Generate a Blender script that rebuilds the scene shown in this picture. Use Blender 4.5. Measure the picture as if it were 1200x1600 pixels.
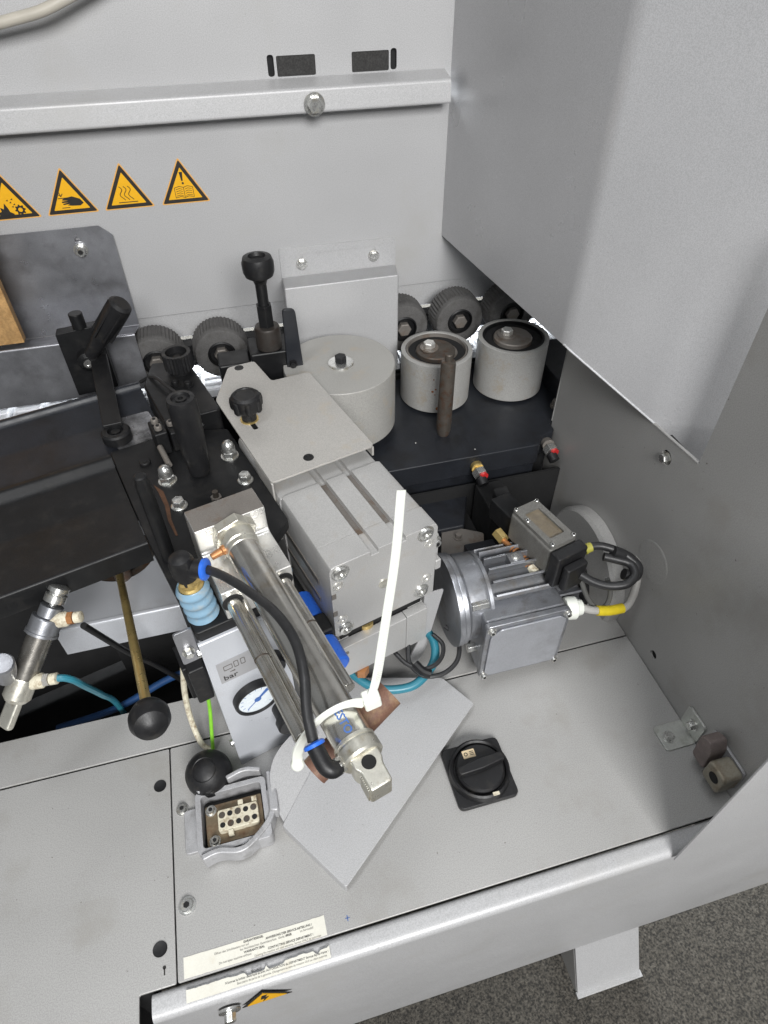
import bpy, bmesh, math, random
from mathutils import Vector, Matrix
from mathutils.geometry import tessellate_polygon
random.seed(7)
for o in list(bpy.data.objects): bpy.data.objects.remove(o)
SC = bpy.context.scene
COL = SC.collection
R = math.radians
# ---------------------------------------------------------------- camera (metres; z = 0 is the machine deck)
cam = bpy.data.objects.new('camera', bpy.data.cameras.new('camera')); COL.objects.link(cam)
pitch, yaw, roll = R(44.507), R(14.875), R(-0.334)
fw = Vector((math.sin(yaw)*math.cos(pitch), math.cos(yaw)*math.cos(pitch), -math.sin(pitch)))
rt = Vector((math.cos(yaw), -math.sin(yaw), 0)); up = rt.cross(fw)
r2 = rt*math.cos(roll)+up*math.sin(roll); u2 = up*math.cos(roll)-rt*math.sin(roll)
cam.matrix_world = Matrix(((r2.x, u2.x, -fw.x, 0), (r2.y, u2.y, -fw.y, 0), (r2.z, u2.z, -fw.z, .70), (0, 0, 0, 1)))
cam.data.sensor_fit = 'VERTICAL'; cam.data.sensor_height = 24; cam.data.lens = 15
cam.data.clip_start = .02; cam.data.clip_end = 100
SC.camera = cam
# ---------------------------------------------------------------- world, lamps, exposure
wd = bpy.data.worlds.new('World'); SC.world = wd; wd.use_nodes = True
bg = wd.node_tree.nodes['Background']; bg.inputs[0].default_value = (.90, .95, 1, 1); bg.inputs[1].default_value = .17
def lamp(name, loc, tgt, sx, sy, e, col):
    d = bpy.data.lights.new(name, 'AREA'); d.shape = 'RECTANGLE'; d.size = sx; d.size_y = sy; d.energy = e; d.color = col
    o = bpy.data.objects.new(name, d); COL.objects.link(o); o.location = loc
    o.rotation_euler = (Vector(tgt)-Vector(loc)).to_track_quat('-Z', 'Y').to_euler()
lamp('window_light', (.05, -1.8, 1.8), (.1, .5, .1), 1.2, .9, 108, (1, .995, .985))
lamp('added_streak_light', (-.45, .1, 2.4), (.1, .5, 0), .35, 2.0, 20, (.96, .98, 1))  # added overhead lamp, gives streak reflections on the metals
lamp('doorway_light', (.5, 2.6, 1.0), (.2, .9, .15), 2.0, 1.2, 330, (.93, .97, 1))
SC.view_settings.view_transform = 'Standard'; SC.view_settings.look = 'None'
SC.view_settings.exposure = 0; SC.view_settings.gamma = 1; SC.view_settings.use_curve_mapping = False
SC.render.engine = 'CYCLES'
# ---------------------------------------------------------------- materials
MATS = {}
def mat(name, col, rough=.5, metal=0., var=.08, vs=14., speck=0., ss=900., bump=0., bs=500., dirt=None, da=.5, ds=30., coat=0., trans=0., scratch=0., spec=.5, spots=0.):
    m = bpy.data.materials.new(name); m.use_nodes = True; nt = m.node_tree; N = nt.nodes; K = nt.links
    b = N['Principled BSDF']; tc = N.new('ShaderNodeTexCoord')
    def noise(s, det=4, ro=.55, vec=None):
        n = N.new('ShaderNodeTexNoise'); n.inputs['Scale'].default_value = s; n.inputs['Detail'].default_value = det
        n.inputs['Roughness'].default_value = ro; K.new(vec or tc.outputs['Object'], n.inputs['Vector']); return n.outputs[0]
    def mixc(f, a, c, typ='MIX'):
        x = N.new('ShaderNodeMix'); x.data_type = 'RGBA'; x.blend_type = typ
        for s, v in ((x.inputs[0], f), (x.inputs[6], a), (x.inputs[7], c)):
            if hasattr(v, 'links'): K.new(v, s)
            else: s.default_value = v if isinstance(v, float) else (*v, 1)
        return x.outputs[2]
    def ramp(f, lo, hi, a=0., c=1.):
        r = N.new('ShaderNodeMapRange'); K.new(f, r.inputs[0]); r.inputs[1].default_value = lo; r.inputs[2].default_value = hi
        r.inputs[3].default_value = a; r.inputs[4].default_value = c; return r.outputs[0]
    c = mixc(ramp(noise(vs), .3, .7), [x*(1-var) for x in col], [min(1, x*(1+var)) for x in col])
    if speck: c = mixc(ramp(noise(ss, 2, .7), .42, .6), c, mixc(1., c, [1-speck]*3, 'MULTIPLY'))
    if dirt: c = mixc(ramp(noise(ds, 6, .65), .62-da*.25, .80-da*.15), c, dirt)
    if spots: c = mixc(ramp(noise(230, 3, .5), .72, .76, 0., spots), c, [.10, .09, .075])
    K.new(c, b.inputs['Base Color']); b.inputs['Specular IOR Level'].default_value = spec
    b.inputs['Metallic'].default_value = metal
    rr = ramp(noise(vs*3, 5), .25, .75, max(.03, rough-.09), min(1, rough+.09)); K.new(rr, b.inputs['Roughness'])
    if scratch:
        mp = N.new('ShaderNodeMapping'); mp.inputs['Scale'].default_value = (1, 1, .03); K.new(tc.outputs['Object'], mp.inputs[0])
    if bump or scratch:
        bp = N.new('ShaderNodeBump'); bp.inputs['Strength'].default_value = bump or scratch; bp.inputs['Distance'].default_value = .0006
        K.new(noise(bs, 3, .6, mp.outputs[0] if scratch else None), bp.inputs['Height']); K.new(bp.outputs[0], b.inputs['Normal'])
    b.inputs['Coat Weight'].default_value = coat
    if trans: b.inputs['Transmission Weight'].default_value = trans
    MATS[name] = m; return m
PAINT = mat('silver_paint', (.405, .40, .39), .42, .15, .06, 5, .22, 950, .12, 1500, (.30, .288, .265), .36, 8, spots=.9)
PAINTW = mat('pale_wall_paint', (.47, .47, .475), .42, .12, .06, 3, .20, 950, .1, 1500, (.40, .395, .385), .34, 6, spots=.4)
PAINTD = mat('grey_hood_paint', (.52, .52, .53), .32, .2, .07, 4, .20, 1100, .08, 1500)
PAINTB = mat('warm_grey_cover_paint', (.44, .425, .40), .42, .15, .04, 8, .20, 1100, .12, 1500, (.42, .37, .30), .18, 30)
PANEL = mat('satin_aluminium_panel', (.60, .62, .66), .34, .3, .04, 6, .14, 1200, .06, 1500, (.48, .48, .5), .25, 14)
ZINC = mat('zinc_sheet', (.36, .365, .39), .34, .75, .16, 16, .1, 900, .08, 600, (.22, .22, .23), .5, 22)
ALU = mat('machined_aluminium', (.51, .505, .495), .40, .35, .05, 20, .16, 1000, .08, 900, (.44, .41, .37), .25, 40)
ALUB = mat('bright_aluminium', (.76, .75, .72), .30, .75, .06, 25, .05, 900, .05, 900, (.5, .44, .34), .3, 35)
ALUD = mat('dull_milled_steel', (.24, .22, .20), .5, .5, .1, 25, .15, 900, .1, 900, (.16, .10, .06), .4, 40)
LIDM = mat('terminal_lid', (.38, .39, .42), .36, .5, .06, 14, .12, 900, .1, 900, (.28, .285, .30), .35, 18)
CAST = mat('cast_aluminium', (.34, .35, .375), .36, .8, .10, 22, .1, 800, .15, 500, (.20, .19, .18), .5, 45)
CASTD = mat('dark_cast_fins', (.11, .113, .12), .42, .6, .14, 30, .1, 800, .15, 500, (.09, .08, .07), .5, 60)
STEEL = mat('zinc_plated_steel', (.66, .66, .64), .28, .9, .1, 60, 0, 900, .05, 900, (.35, .30, .2), .3, 90)
TUBE = mat('stainless_tube', (.72, .70, .65), .20, .92, .06, 30, 0, 900, .05, 900, (.55, .47, .36), .25, 40)
CLEV = mat('nickel_silver', (.70, .68, .60), .33, .8, .06, 60, .05, 900, .08, 700, (.45, .38, .26), .25, 120)
RUSTY = mat('rusty_pin_steel', (.12, .105, .09), .5, .6, .2, 60, .1, 900, .2, 500, (.11, .05, .025), .55, 90)
BLACK = mat('black_paint', (.008, .0082, .009), .46, 0, .25, 20, .2, 900, .12, 700, (.018, .017, .016), .35, 40, spec=.35)
BLUEBLK = mat('anthracite_casting', (.017, .019, .024), .42, .05, .2, 18, .25, 900, .2, 600, (.009, .009, .010), .5, 22, spec=.4)
BLACKD = mat('black_parts_and_shade', (.007, .007, .0075), .8, 0, .3, 20)  # near-black for parts, and for shade painted into holes and voids
RUBBER = mat('black_plastic', (.011, .011, .012), .46, 0, .15, 60, .15, 900, .2, 700, (.028, .026, .023), .3, 80, spec=.4)
CABLE = mat('black_cable', (.02, .02, .021), .42, 0, .2, 80, .1, 900, .1, 700)
TYRE = mat('grey_tyre_rubber', (.105, .102, .10), .8, 0, .12, 40, .25, 900, .3, 500, (.06, .057, .053), .5, 60, spec=.3)
SLEEVE = mat('roller_sleeve', (.38, .375, .36), .45, .12, .05, 12, .24, 1000, .12, 1200, (.30, .26, .2), .25, 40)
CAPM = mat('cap_paint', (.40, .392, .37), .48, .1, .05, 10, .24, 1000, .12, 1200, (.40, .35, .28), .25, 30)
BRASS = mat('tarnished_brass', (.60, .45, .18), .32, .7, .12, 40, 0, 900, .05, 700, (.42, .29, .12), .3, 40)
BRONZE = mat('copper_brown', (.42, .19, .075), .4, .5, .15, 60, 0, 900, .1, 700)
BROWN = mat('brown_fibre_tube', (.15, .075, .05), .7, 0, .15, 60, .2, 900, .3, 700, (.26, .17, .09), .4, 70)
LBLUE = mat('pale_blue_plastic', (.20, .33, .44), .38, 0, .08, 60, 0, 900, .1, 700, (.30, .33, .33), .4, 90)
BLUE = mat('blue_plastic', (.025, .13, .60), .35, 0, .08, 60)
TEAL = mat('teal_hose', (.025, .17, .23), .35, 0, .08, 40)
DBLUE = mat('dark_blue_hose', (.012, .045, .13), .4, 0, .08, 40)
WHITE = mat('white_nylon', (.74, .76, .70), .38, 0, .03, 60)
CREAM = mat('cream_plastic', (.60, .56, .44), .45, 0, .08, 80, 0, 900, .1, 700, (.22, .15, .08), .5, 150)
GREYC = mat('grey_cable', (.42, .41, .39), .5, 0, .06, 60, .1, 900)
YEL = mat('yellow_tape', (.72, .56, .02), .5, 0, .08, 100)
GREEN = mat('green_yellow_wire', (.22, .55, .04), .4, 0, .1, 100)
RED = mat('red_mark', (.45, .02, .02), .4, 0, .1, 100)
SYEL = mat('sign_yellow', (.80, .42, .012), .4, 0, .03, 60, .05, 900)
SORA = mat('sign_edge_orange', (.70, .37, .09), .5, 0, .05, 60)
SBLK = mat('sign_black', (.02, .018, .016), .45, 0, .1, 60)
PAPER = mat('cream_paper', (.70, .685, .61), .6, 0, .04, 40, .05, 900, .1, 300, (.62, .58, .48), .2, 60)
INK = mat('grey_ink', (.11, .10, .09), .6, 0, .2, 300)
INKB = mat('blue_ink', (.05, .13, .38), .5, 0, .1, 100)
LABEL = mat('silver_label', (.36, .36, .37), .45, .1, .03, 60)
DIAL = mat('dial_white', (.74, .80, .84), .25, 0, .02, 60, coat=.8)
BEIGE = mat('beige_label', (.62, .50, .32), .5, 0, .05, 100)
DIRTG = mat('dusty_grey_casing', (.15, .147, .137), .62, .1, .14, 45, .25, 900, .3, 600, (.10, .095, .085), .5, 70)
LGREY = mat('light_grey_diecast', (.42, .42, .43), .42, .3, .1, 60, .15, 900, .2, 600, (.24, .235, .23), .4, 70)
WOOD = mat('chipboard', (.42, .25, .10), .6, 0, .2, 60, .2, 300, .2, 300, (.26, .14, .05), .5, 80)
PADW = mat('white_chain_pad', (.86, .87, .90), .3, 0, .03, 60)
TAN = mat('pale_tan_cable', (.46, .43, .37), .5, 0, .06, 40)
CONC = bpy.data.materials.new('asphalt_floor')
# ---------------------------------------------------------------- mesh helpers
TH = R(15)
def W(p): return Vector((p[0]*math.cos(TH)-p[1]*math.sin(TH), p[0]*math.sin(TH)+p[1]*math.cos(TH), p[2]))
def perp(d):
    d = d.normalized(); a = Vector((0, 0, 1)) if abs(d.z) < .9 else Vector((1, 0, 0))
    x = a.cross(d).normalized(); return x, d.cross(x)
def catmull(pts, n):
    P = [Vector(p) for p in pts]; P = [2*P[0]-P[1]]+P+[2*P[-1]-P[-2]]; out = []
    for i in range(1, len(P)-2):
        a, b, c, d = P[i-1:i+3]
        for k in range(n):
            t = k/n; out.append(.5*((2*b)+(c-a)*t+(2*a-5*b+4*c-d)*t*t+(3*b-a-3*c+d)*t**3))
    return out+[P[-2]]
def fillet(pts, r, n=5):
    out = [Vector(pts[0])]
    for i in range(1, len(pts)-1):
        p = Vector(pts[i]); a = Vector(pts[i-1])-p; b = Vector(pts[i+1])-p; la, lb = a.length, b.length; k = min(r, la*.48, lb*.48)
        A = p+a/la*k; B = p+b/lb*k
        for j in range(n+1):
            t = j/n; out.append(A*(1-t)**2+p*2*t*(1-t)+B*t*t)
    return out+[Vector(pts[-1])]
def rpoly(pts, r, n=4):
    out = []; m = len(pts)
    for i in range(m):
        p = Vector(pts[i]); a = Vector(pts[i-1])-p; b = Vector(pts[(i+1) % m])-p; k = min(r, a.length*.45, b.length*.45)
        A = p+a.normalized()*k; B = p+b.normalized()*k
        for j in range(n+1):
            t = j/n; out.append(A*(1-t)**2+p*2*t*(1-t)+B*t*t)
    return out
def rrect(cx, cy, w, h, r, n=4): return rpoly([(cx-w/2, cy-h/2), (cx+w/2, cy-h/2), (cx+w/2, cy+h/2), (cx-w/2, cy+h/2)], r, n)
def circ(cx, cy, r, n=20): return [(cx+r*math.cos(2*math.pi*i/n), cy+r*math.sin(2*math.pi*i/n)) for i in range(n)]
XY = lambda u, v, w: (u, v, w)
XZ = lambda u, v, w: (u, w, v)      # u = x, v = z, w = y
YZ = lambda u, v, w: (w, u, v)      # u = y, v = z, w = x
class MB:
    def __init__(s): s.v = []; s.f = []
    def add(s, v, f):
        k = len(s.v); s.v += [Vector(p) for p in v]; s.f += [[i+k for i in q] for q in f]; return s
    def box(s, x0, x1, y0, y1, z0, z1):
        return s.add([(x, y, z) for x in (x0, x1) for y in (y0, y1) for z in (z0, z1)],
                     [(0, 1, 3, 2), (4, 6, 7, 5), (0, 4, 5, 1), (2, 3, 7, 6), (0, 2, 6, 4), (1, 5, 7, 3)])
    def obox(s, c, ax, ay, az):      # oriented box: centre and three half-axis vectors
        c, ax, ay, az = map(Vector, (c, ax, ay, az))
        return s.add([c+i*ax+j*ay+k*az for i in (-1, 1) for j in (-1, 1) for k in (-1, 1)],
                     [(0, 1, 3, 2), (4, 6, 7, 5), (0, 4, 5, 1), (2, 3, 7, 6), (0, 2, 6, 4), (1, 5, 7, 3)])
    def lathe(s, o, ax, prof, n=28, ph=0.):
        o = Vector(o); ax = Vector(ax).normalized(); x, y = perp(ax); v = []; f = []; rings = []
        for r, h in prof:
            if r < 1e-6: rings.append([len(v)]); v.append(o+ax*h)
            else:
                rings.append(list(range(len(v), len(v)+n)))
                v += [o+ax*h+(x*math.cos(2*math.pi*i/n+ph)+y*math.sin(2*math.pi*i/n+ph))*r for i in range(n)]
        for a, b in zip(rings, rings[1:]):
            for i in range(n):
                j = (i+1) % n
                if len(a) == 1 and len(b) == 1: continue
                if len(a) == 1: f.append((a[0], b[j], b[i]))
                elif len(b) == 1: f.append((a[i], a[j], b[0]))
                else: f.append((a[i], a[j], b[j], b[i]))
        if len(rings[0]) > 1: f.append(rings[0][::-1])
        if len(rings[-1]) > 1: f.append(rings[-1])
        return s.add(v, f)
    def cyl(s, p0, p1, r0, r1=None, n=24, ph=0.):
        p0, p1 = Vector(p0), Vector(p1); return s.lathe(p0, p1-p0, [(r0, 0), (r0 if r1 is None else r1, (p1-p0).length)], n, ph)
    def tube(s, pts, r, n=10, sub=6, upv=None, sq=1.):
        P = catmull(pts, sub); ra, rb = r if isinstance(r, tuple) else (r, r); v = []; f = []; x = None
        for i, p in enumerate(P):
            d = (P[min(i+1, len(P)-1)]-P[max(i-1, 0)]).normalized()
            if upv is not None: x = d.cross(Vector(upv)).normalized()
            elif x is None: x = perp(d)[0]
            else: x = (x-d*x.dot(d)).normalized()
            y = d.cross(x)
            pw = lambda c_: math.copysign(abs(c_)**sq, c_); v += [p+x*ra*pw(math.cos(2*math.pi*(k+.5)/n))+y*rb*pw(math.sin(2*math.pi*(k+.5)/n)) for k in range(n)]
        for i in range(len(P)-1):
            for k in range(n):
                a = i*n+k; b = i*n+(k+1) % n; f.append((a, b, b+n, a+n))
        f.append(list(range(n))[::-1]); f.append(list(range(len(v)-n, len(v)))); return s.add(v, f)
    def prism(s, poly, z0, z1, m=XY, holes=()):
        loops = [[Vector((p[0], p[1], 0)) for p in q] for q in [poly, *holes]]; flat = [p for q in loops for p in q]; n = len(flat)
        v = [m(p.x, p.y, z0) for p in flat]+[m(p.x, p.y, z1) for p in flat]
        if holes:
            t = tessellate_polygon(loops); f = [tuple(q)[::-1] for q in t]+[tuple(i+n for i in q) for q in t]
        else: f = [list(range(n))[::-1], list(range(n, 2*n))]
        k = 0
        for q in loops:
            L = len(q)
            for i in range(L): f.append((k+i, k+(i+1) % L, k+(i+1) % L+n, k+i+n))
            k += L
        return s.add(v, f)
    def sheet(s, prof, t, a0, a1, m=XY):
        P = [Vector((p[0], p[1])) for p in prof]; O = []
        for i, p in enumerate(P):
            d = (P[min(i+1, len(P)-1)]-P[max(i-1, 0)]).normalized(); O.append(p+Vector((-d.y, d.x))*t)
        return s.prism([*P, *O[::-1]], a0, a1, m)
    def sphere(s, c, r, sq=1., n=20, ax=(0, 0, 1), a0=-90, a1=90):
        k = 12; return s.lathe(c, ax, [(max(0, r*math.cos(R(a0+(a1-a0)*i/k))) if abs(a0+(a1-a0)*i/k) < 89.9 else 0, r*sq*math.sin(R(a0+(a1-a0)*i/k))) for i in range(k+1)], n)
    def text(s, txt, size, m, ali='LEFT', bold=0.):
        c = bpy.data.curves.new('t', 'FONT'); c.body = txt; c.size = size; c.align_x = ali; c.offset = bold; c.resolution_u = 2
        o = bpy.data.objects.new('t', c); COL.objects.link(o); dg = bpy.context.evaluated_depsgraph_get()
        me = bpy.data.meshes.new_from_object(o.evaluated_get(dg))
        s.add([m(v.co.x, v.co.y) for v in me.vertices], [tuple(p.vertices) for p in me.polygons])
        bpy.data.objects.remove(o); bpy.data.meshes.remove(me); return s
    def mesh(s, name, base, flat):
        me = bpy.data.meshes.new(name); b = Vector(base); me.from_pydata([tuple(p-b) for p in s.v], [], s.f)
        bm = bmesh.new(); bm.from_mesh(me); bmesh.ops.recalc_face_normals(bm, faces=bm.faces); bm.to_mesh(me); bm.free()
        if not flat:
            for p in me.polygons: p.use_smooth = True
            me.set_sharp_from_angle(angle=R(34))
        return me
BASE = {}
def put(o, base, fr):
    COL.objects.link(o); o.location = W(base) if fr else Vector(base); o.rotation_euler = (0, 0, TH if fr else 0); BASE[o] = Vector(base)
def tag(o, label, cat, group=None):
    o['label'] = label; o['category'] = cat
    if group: o['group'] = group
    return o
def bev(o, w, seg=2):
    if w:
        m = o.modifiers.new('bevel', 'BEVEL'); m.width = w; m.segments = seg; m.limit_method = 'ANGLE'; m.angle_limit = R(40); m.harden_normals = True
def wn(o, bv, flat):
    if not bv and not flat:
        m = o.modifiers.new('normals', 'WEIGHTED_NORMAL'); m.keep_sharp = True; m.weight = 80
def T(name, label, cat, base=(0, 0, 0), fr=0, group=None):
    o = bpy.data.objects.new(name, None); o.empty_display_size = .01; put(o, base, fr); return tag(o, label, cat, group)
def P(par, name, mb, m, bv=0, flat=False, label=None):
    b = BASE[par]; o = bpy.data.objects.new(name, mb.mesh(name, b, flat)); COL.objects.link(o); o.parent = par; BASE[o] = b
    o.data.materials.append(m); bev(o, bv); wn(o, bv, flat)
    if label: o['label'] = label
    return o
def S(name, label, cat, mb, m, base=(0, 0, 0), fr=0, bv=0, group=None, kind=None, flat=False):
    o = bpy.data.objects.new(name, mb.mesh(name, base, flat)); put(o, base, fr); o.data.materials.append(m); bev(o, bv); wn(o, bv, flat)
    if kind: o['kind'] = kind
    if label: tag(o, label, cat, group)
    return o
def screw(par, p, ax, r, h=None, m=STEEL, name='screw', hexs=True, n=6, washer=True):
    p = Vector(p); ax = Vector(ax).normalized(); h = h or r*.8; b = MB()
    if washer: b.cyl(p, p+ax*h*.25, r*1.35, n=20)
    b.lathe(p+ax*h*.2, ax, [(r, 0), (r, h*.75), (r*.86, h)], 6 if hexs else 18)
    o = P(par, name, b, m)
    if not hexs:
        P(o, 'socket', MB().cyl(p+ax*h*1.2, p+ax*(h*1.2+.0004), r*.5, n=6), BLACKD)
    return o
# ---------------------------------------------------------------- the setting: floor
CONC.use_nodes = True; nt = CONC.node_tree; N = nt.nodes; K = nt.links; b = N['Principled BSDF']; tc = N.new('ShaderNodeTexCoord')
vo = N.new('ShaderNodeTexVoronoi'); vo.inputs['Scale'].default_value = 210; no = N.new('ShaderNodeTexNoise'); no.inputs['Scale'].default_value = 330; no.inputs['Detail'].default_value = 8
n2 = N.new('ShaderNodeTexNoise'); n2.inputs['Scale'].default_value = 4
for n in (vo, no, n2): K.new(tc.outputs['Object'], n.inputs['Vector'])
rp = N.new('ShaderNodeValToRGB'); e = rp.color_ramp.elements
e[0].position = .36; e[0].color = (.018, .017, .015, 1); e[1].position = .70; e[1].color = (.13, .12, .105, 1)
K.new(no.outputs[0], rp.inputs[0])
mx = N.new('ShaderNodeMix'); mx.data_type = 'RGBA'; mx.blend_type = 'MULTIPLY'; mx.inputs[0].default_value = .75
r3 = N.new('ShaderNodeValToRGB'); r3.color_ramp.elements[0].color = (.45, .42, .36, 1); r3.color_ramp.elements[1].color = (1, .98, .92, 1)
K.new(vo.outputs['Color'], r3.inputs[0]); K.new(rp.outputs[0], mx.inputs[6]); K.new(r3.outputs[0], mx.inputs[7]); K.new(mx.outputs[2], b.inputs['Base Color'])
b.inputs['Roughness'].default_value = .8; bp = N.new('ShaderNodeBump'); bp.inputs['Strength'].default_value = .7; bp.inputs['Distance'].default_value = .004
K.new(no.outputs[0], bp.inputs['Height']); K.new(bp.outputs[0], b.inputs['Normal'])
FZ = -.48
S('floor', None, None, MB().add([(-4, -4, FZ), (4, -4, FZ), (4, 5, FZ), (-4, 5, FZ)], [(0, 1, 2, 3)]), CONC, kind='structure')
# ---------------------------------------------------------------- cabinet panels
t = T('back_wall', 'pale grey painted rear wall panel of the machine with folded rail', 'panel', (0, .92, .25))
hs = [rrect(.1385, .544, .047, .021, .002), rrect(.2305, .544, .047, .021, .002), rrect(.108, .545, .008, .022, .0038), rrect(.260, .545, .008, .022, .0038)]
P(t, 'upper_sheet', MB().prism([(-.75, .521), (1.0, .521), (1.0, 1.15), (-.75, 1.15)], .92, .922, XZ, hs), PAINTW)
P(t, 'lower_sheet', MB().box(-.75, 1.0, .92, .922, .2515, .505), PAINTW)
P(t, 'bottom_strip', MB().sheet(fillet([(.9235, .2495), (.9235, .2125), (.935, .211)], .003), .0015, -.75, 1.0, YZ), PAINTW)
rl = P(t, 'rail', MB().sheet(fillet([(.919, .532), (.893, .5255), (.890, .4995), (.919, .4985)], .0035), .0015, -.75, .3272, YZ), PAINTW)
for i in range(2): P(t, 'slot_brush', MB().prism(rrect((.1385, .2305)[i], .544, .0468, .0208, .002), .9213, .9235, XZ), TYRE if False else mat('brush_%d' % i, (.035, .034, .033), .8, 0, .2, 200, .4, 500, .4, 400))
P(t, 'seam_light_stop', MB().box(-.75, 1.0, .9255, .928, .236, .262), BLACKD)  # added black strip, stops light leaking through the wall seam
P(t, 'slot_backing', MB().box(.09, .28, .926, .94, .52, .57), BLACKD)
bo = screw(t, (.152, .8895, .5095), (0, -1, 0), .0095, .009)
# warning triangles
def sticker(cx, w, label, sym, gp='warning triangles on the rear wall'):
    zb, zt = .403, .4535; t = T('warning_sticker', label, 'sticker', (cx, .92, zb), 0, gp)
    def tri(s, r): c = (zb*2+zt)/3; return rpoly([(cx+(x-cx)*s, c+(z-c)*s) for x, z in ((cx-w/2, zb), (cx+w/2, zb), (cx, zt))], r)
    P(t, 'backing', MB().prism(tri(1.08, .003), .9197, .92, XZ), SORA)
    P(t, 'border', MB().prism(tri(1.0, .002), .9194, .9197, XZ), SBLK)
    P(t, 'field', MB().prism(tri(.74, .001), .9191, .9194, XZ), SYEL)
    b = MB(); sym(b, cx); P(t, 'symbol', b, SBLK)
def stroke(b, pts, w, y=.9188):
    for p, q in zip(pts, pts[1:]):
        p, q = Vector(p), Vector(q); d = (q-p).normalized(); n = Vector((-d.y, d.x))*w/2; p2 = p-d*w*.3; q2 = q+d*w*.3
        b.prism([p2-n, q2-n, q2+n, p2+n], y, y+.0003, XZ)
def blob(b, pts): b.prism(pts, .9188, .9191, XZ)
def sym_book(b, c):
    blob(b, [(c-.0021, .4395), (c+.0021, .4395), (c+.0009, .4290), (c-.0009, .4290)]); blob(b, circ(c+.0004, .4262, .0014, 10))
    for s in (-1, 1):
        stroke(b, [(c, .4090), (c+s*.005, .4105), (c+s*.0115, .4092), (c+s*.0115, .4212), (c+s*.005, .4228), (c, .4212)], .0006)
        for k in range(4): stroke(b, [(c+s*.0018, .4112+k*.0026), (c+s*.0052, .4124+k*.0026), (c+s*.0098, .4114+k*.0026)], .0005)
    stroke(b, [(c, .4090), (c, .4212)], .0006)
def sym_hot(b, c):
    for k in (-1, 0, 1):
        x = c+k*.0052; stroke(b, [(x-.0018+.0022*math.sin(q*.75)+q*.0002, .4285-q*.0016) for q in range(11)], .0008)
    stroke(b, [(c-.0115, .4098), (c+.0115, .4098)], .0009)
def sym_hand(b, c):
    blob(b, [(c-.003, .4215), (c+.004, .4225), (c+.0125, .4190), (c+.0155, .4140), (c+.011, .4112), (c+.002, .4116), (c-.004, .4125), (c-.0005, .4140), (c-.0085, .4133), (c-.0088, .4147), (c-.001, .4158), (c-.0095, .4158), (c-.0095, .4174), (c-.001, .4180), (c-.0085, .4186), (c-.008, .4200)])
    stroke(b, [(c-.0125, .4212), (c-.0015, .4212)], .0008); stroke(b, [(c-.011, .4098), (c-.002, .4098)], .0008)
    stroke(b, [(c-.0105, .4310), (c-.0085, .4232)], .0008); stroke(b, [(c-.0112, .4258), (c-.0085, .4232), (c-.0062, .4262)], .0008)
def sym_gear(b, c):
    g = []
    for i in range(32): g.append((c+.0095+(.0062 if i % 4 < 2 else .0047)*math.cos(i*math.pi/16), .4125+(.0062 if i % 4 < 2 else .0047)*math.sin(i*math.pi/16)))
    b.prism(g, .9188, .9191, XZ, [circ(c+.0095, .4125, .0026, 14)])
    blob(b, [(c-.016, .4065), (c+.001, .4065), (c+.001, .4085), (c-.003, .4110), (c-.004, .4155), (c-.0065, .4215), (c-.009, .4145), (c-.0125, .4170), (c-.0125, .4120), (c-.016, .4110)])
    for x, z in ((.001, .4215), (.0045, .4190), (-.002, .4240), (.002, .4165), (.0035, .4250)): blob(b, [(c+x-.0012, z), (c+x+.0010, z-.0008), (c+x+.0012, z+.0014)])
sticker(-.021, .058, 'yellow warning triangle with exclamation mark over an open book', sym_book)
sticker(-.092, .058, 'yellow hot surface warning triangle with three wavy lines', sym_hot)
sticker(-.161, .058, 'yellow warning triangle with black hand under a downward arrow', sym_hand)
sticker(-.230, .058, 'yellow warning triangle with gear wheel and flying fragments', sym_gear)
# hood at right
t = T('guard_hood', 'large folded grey sheet metal hood hanging above the outfeed rollers', 'hood', (.367, .577, .323))
pl = fillet([(.336, .92), (.367, .577), (.5565, .2436)], .010, 8)
b = MB(); vv = []; n = len(pl); cum = 0
def hoodz(p): return .323 if p.y > .577 else .323-(.577-p.y)*.40
for z in (None, 1.3):
    for off in (0, .002):
        for i, p in enumerate(pl):
            d = (pl[min(i+1, n-1)]-pl[max(i-1, 0)]).normalized(); q = p+Vector((-d.y, d.x))*off
            vv.append((q.x, q.y, hoodz(p) if z is None else z))
ff = []
for i in range(n-1):
    ff += [(i, i+1, 2*n+i+1, 2*n+i), (n+i, n+i+1, 3*n+i+1, 3*n+i), (i, i+1, n+i+1, n+i)]
P(t, 'sheet', b.add(vv, ff), PAINTD)
P(t, 'hem', MB().tube([Vector((p.x, p.y, hoodz(p)+.0004)) for p in pl if p.y < .58], .0013, 8, 1), PAINTD)
P(t, 'added_shade_roof', MB().box(-.75, .62, .54, .918, .96, .963), PAINTD)  # added panel out of view, shades the rear of the machine
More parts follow.
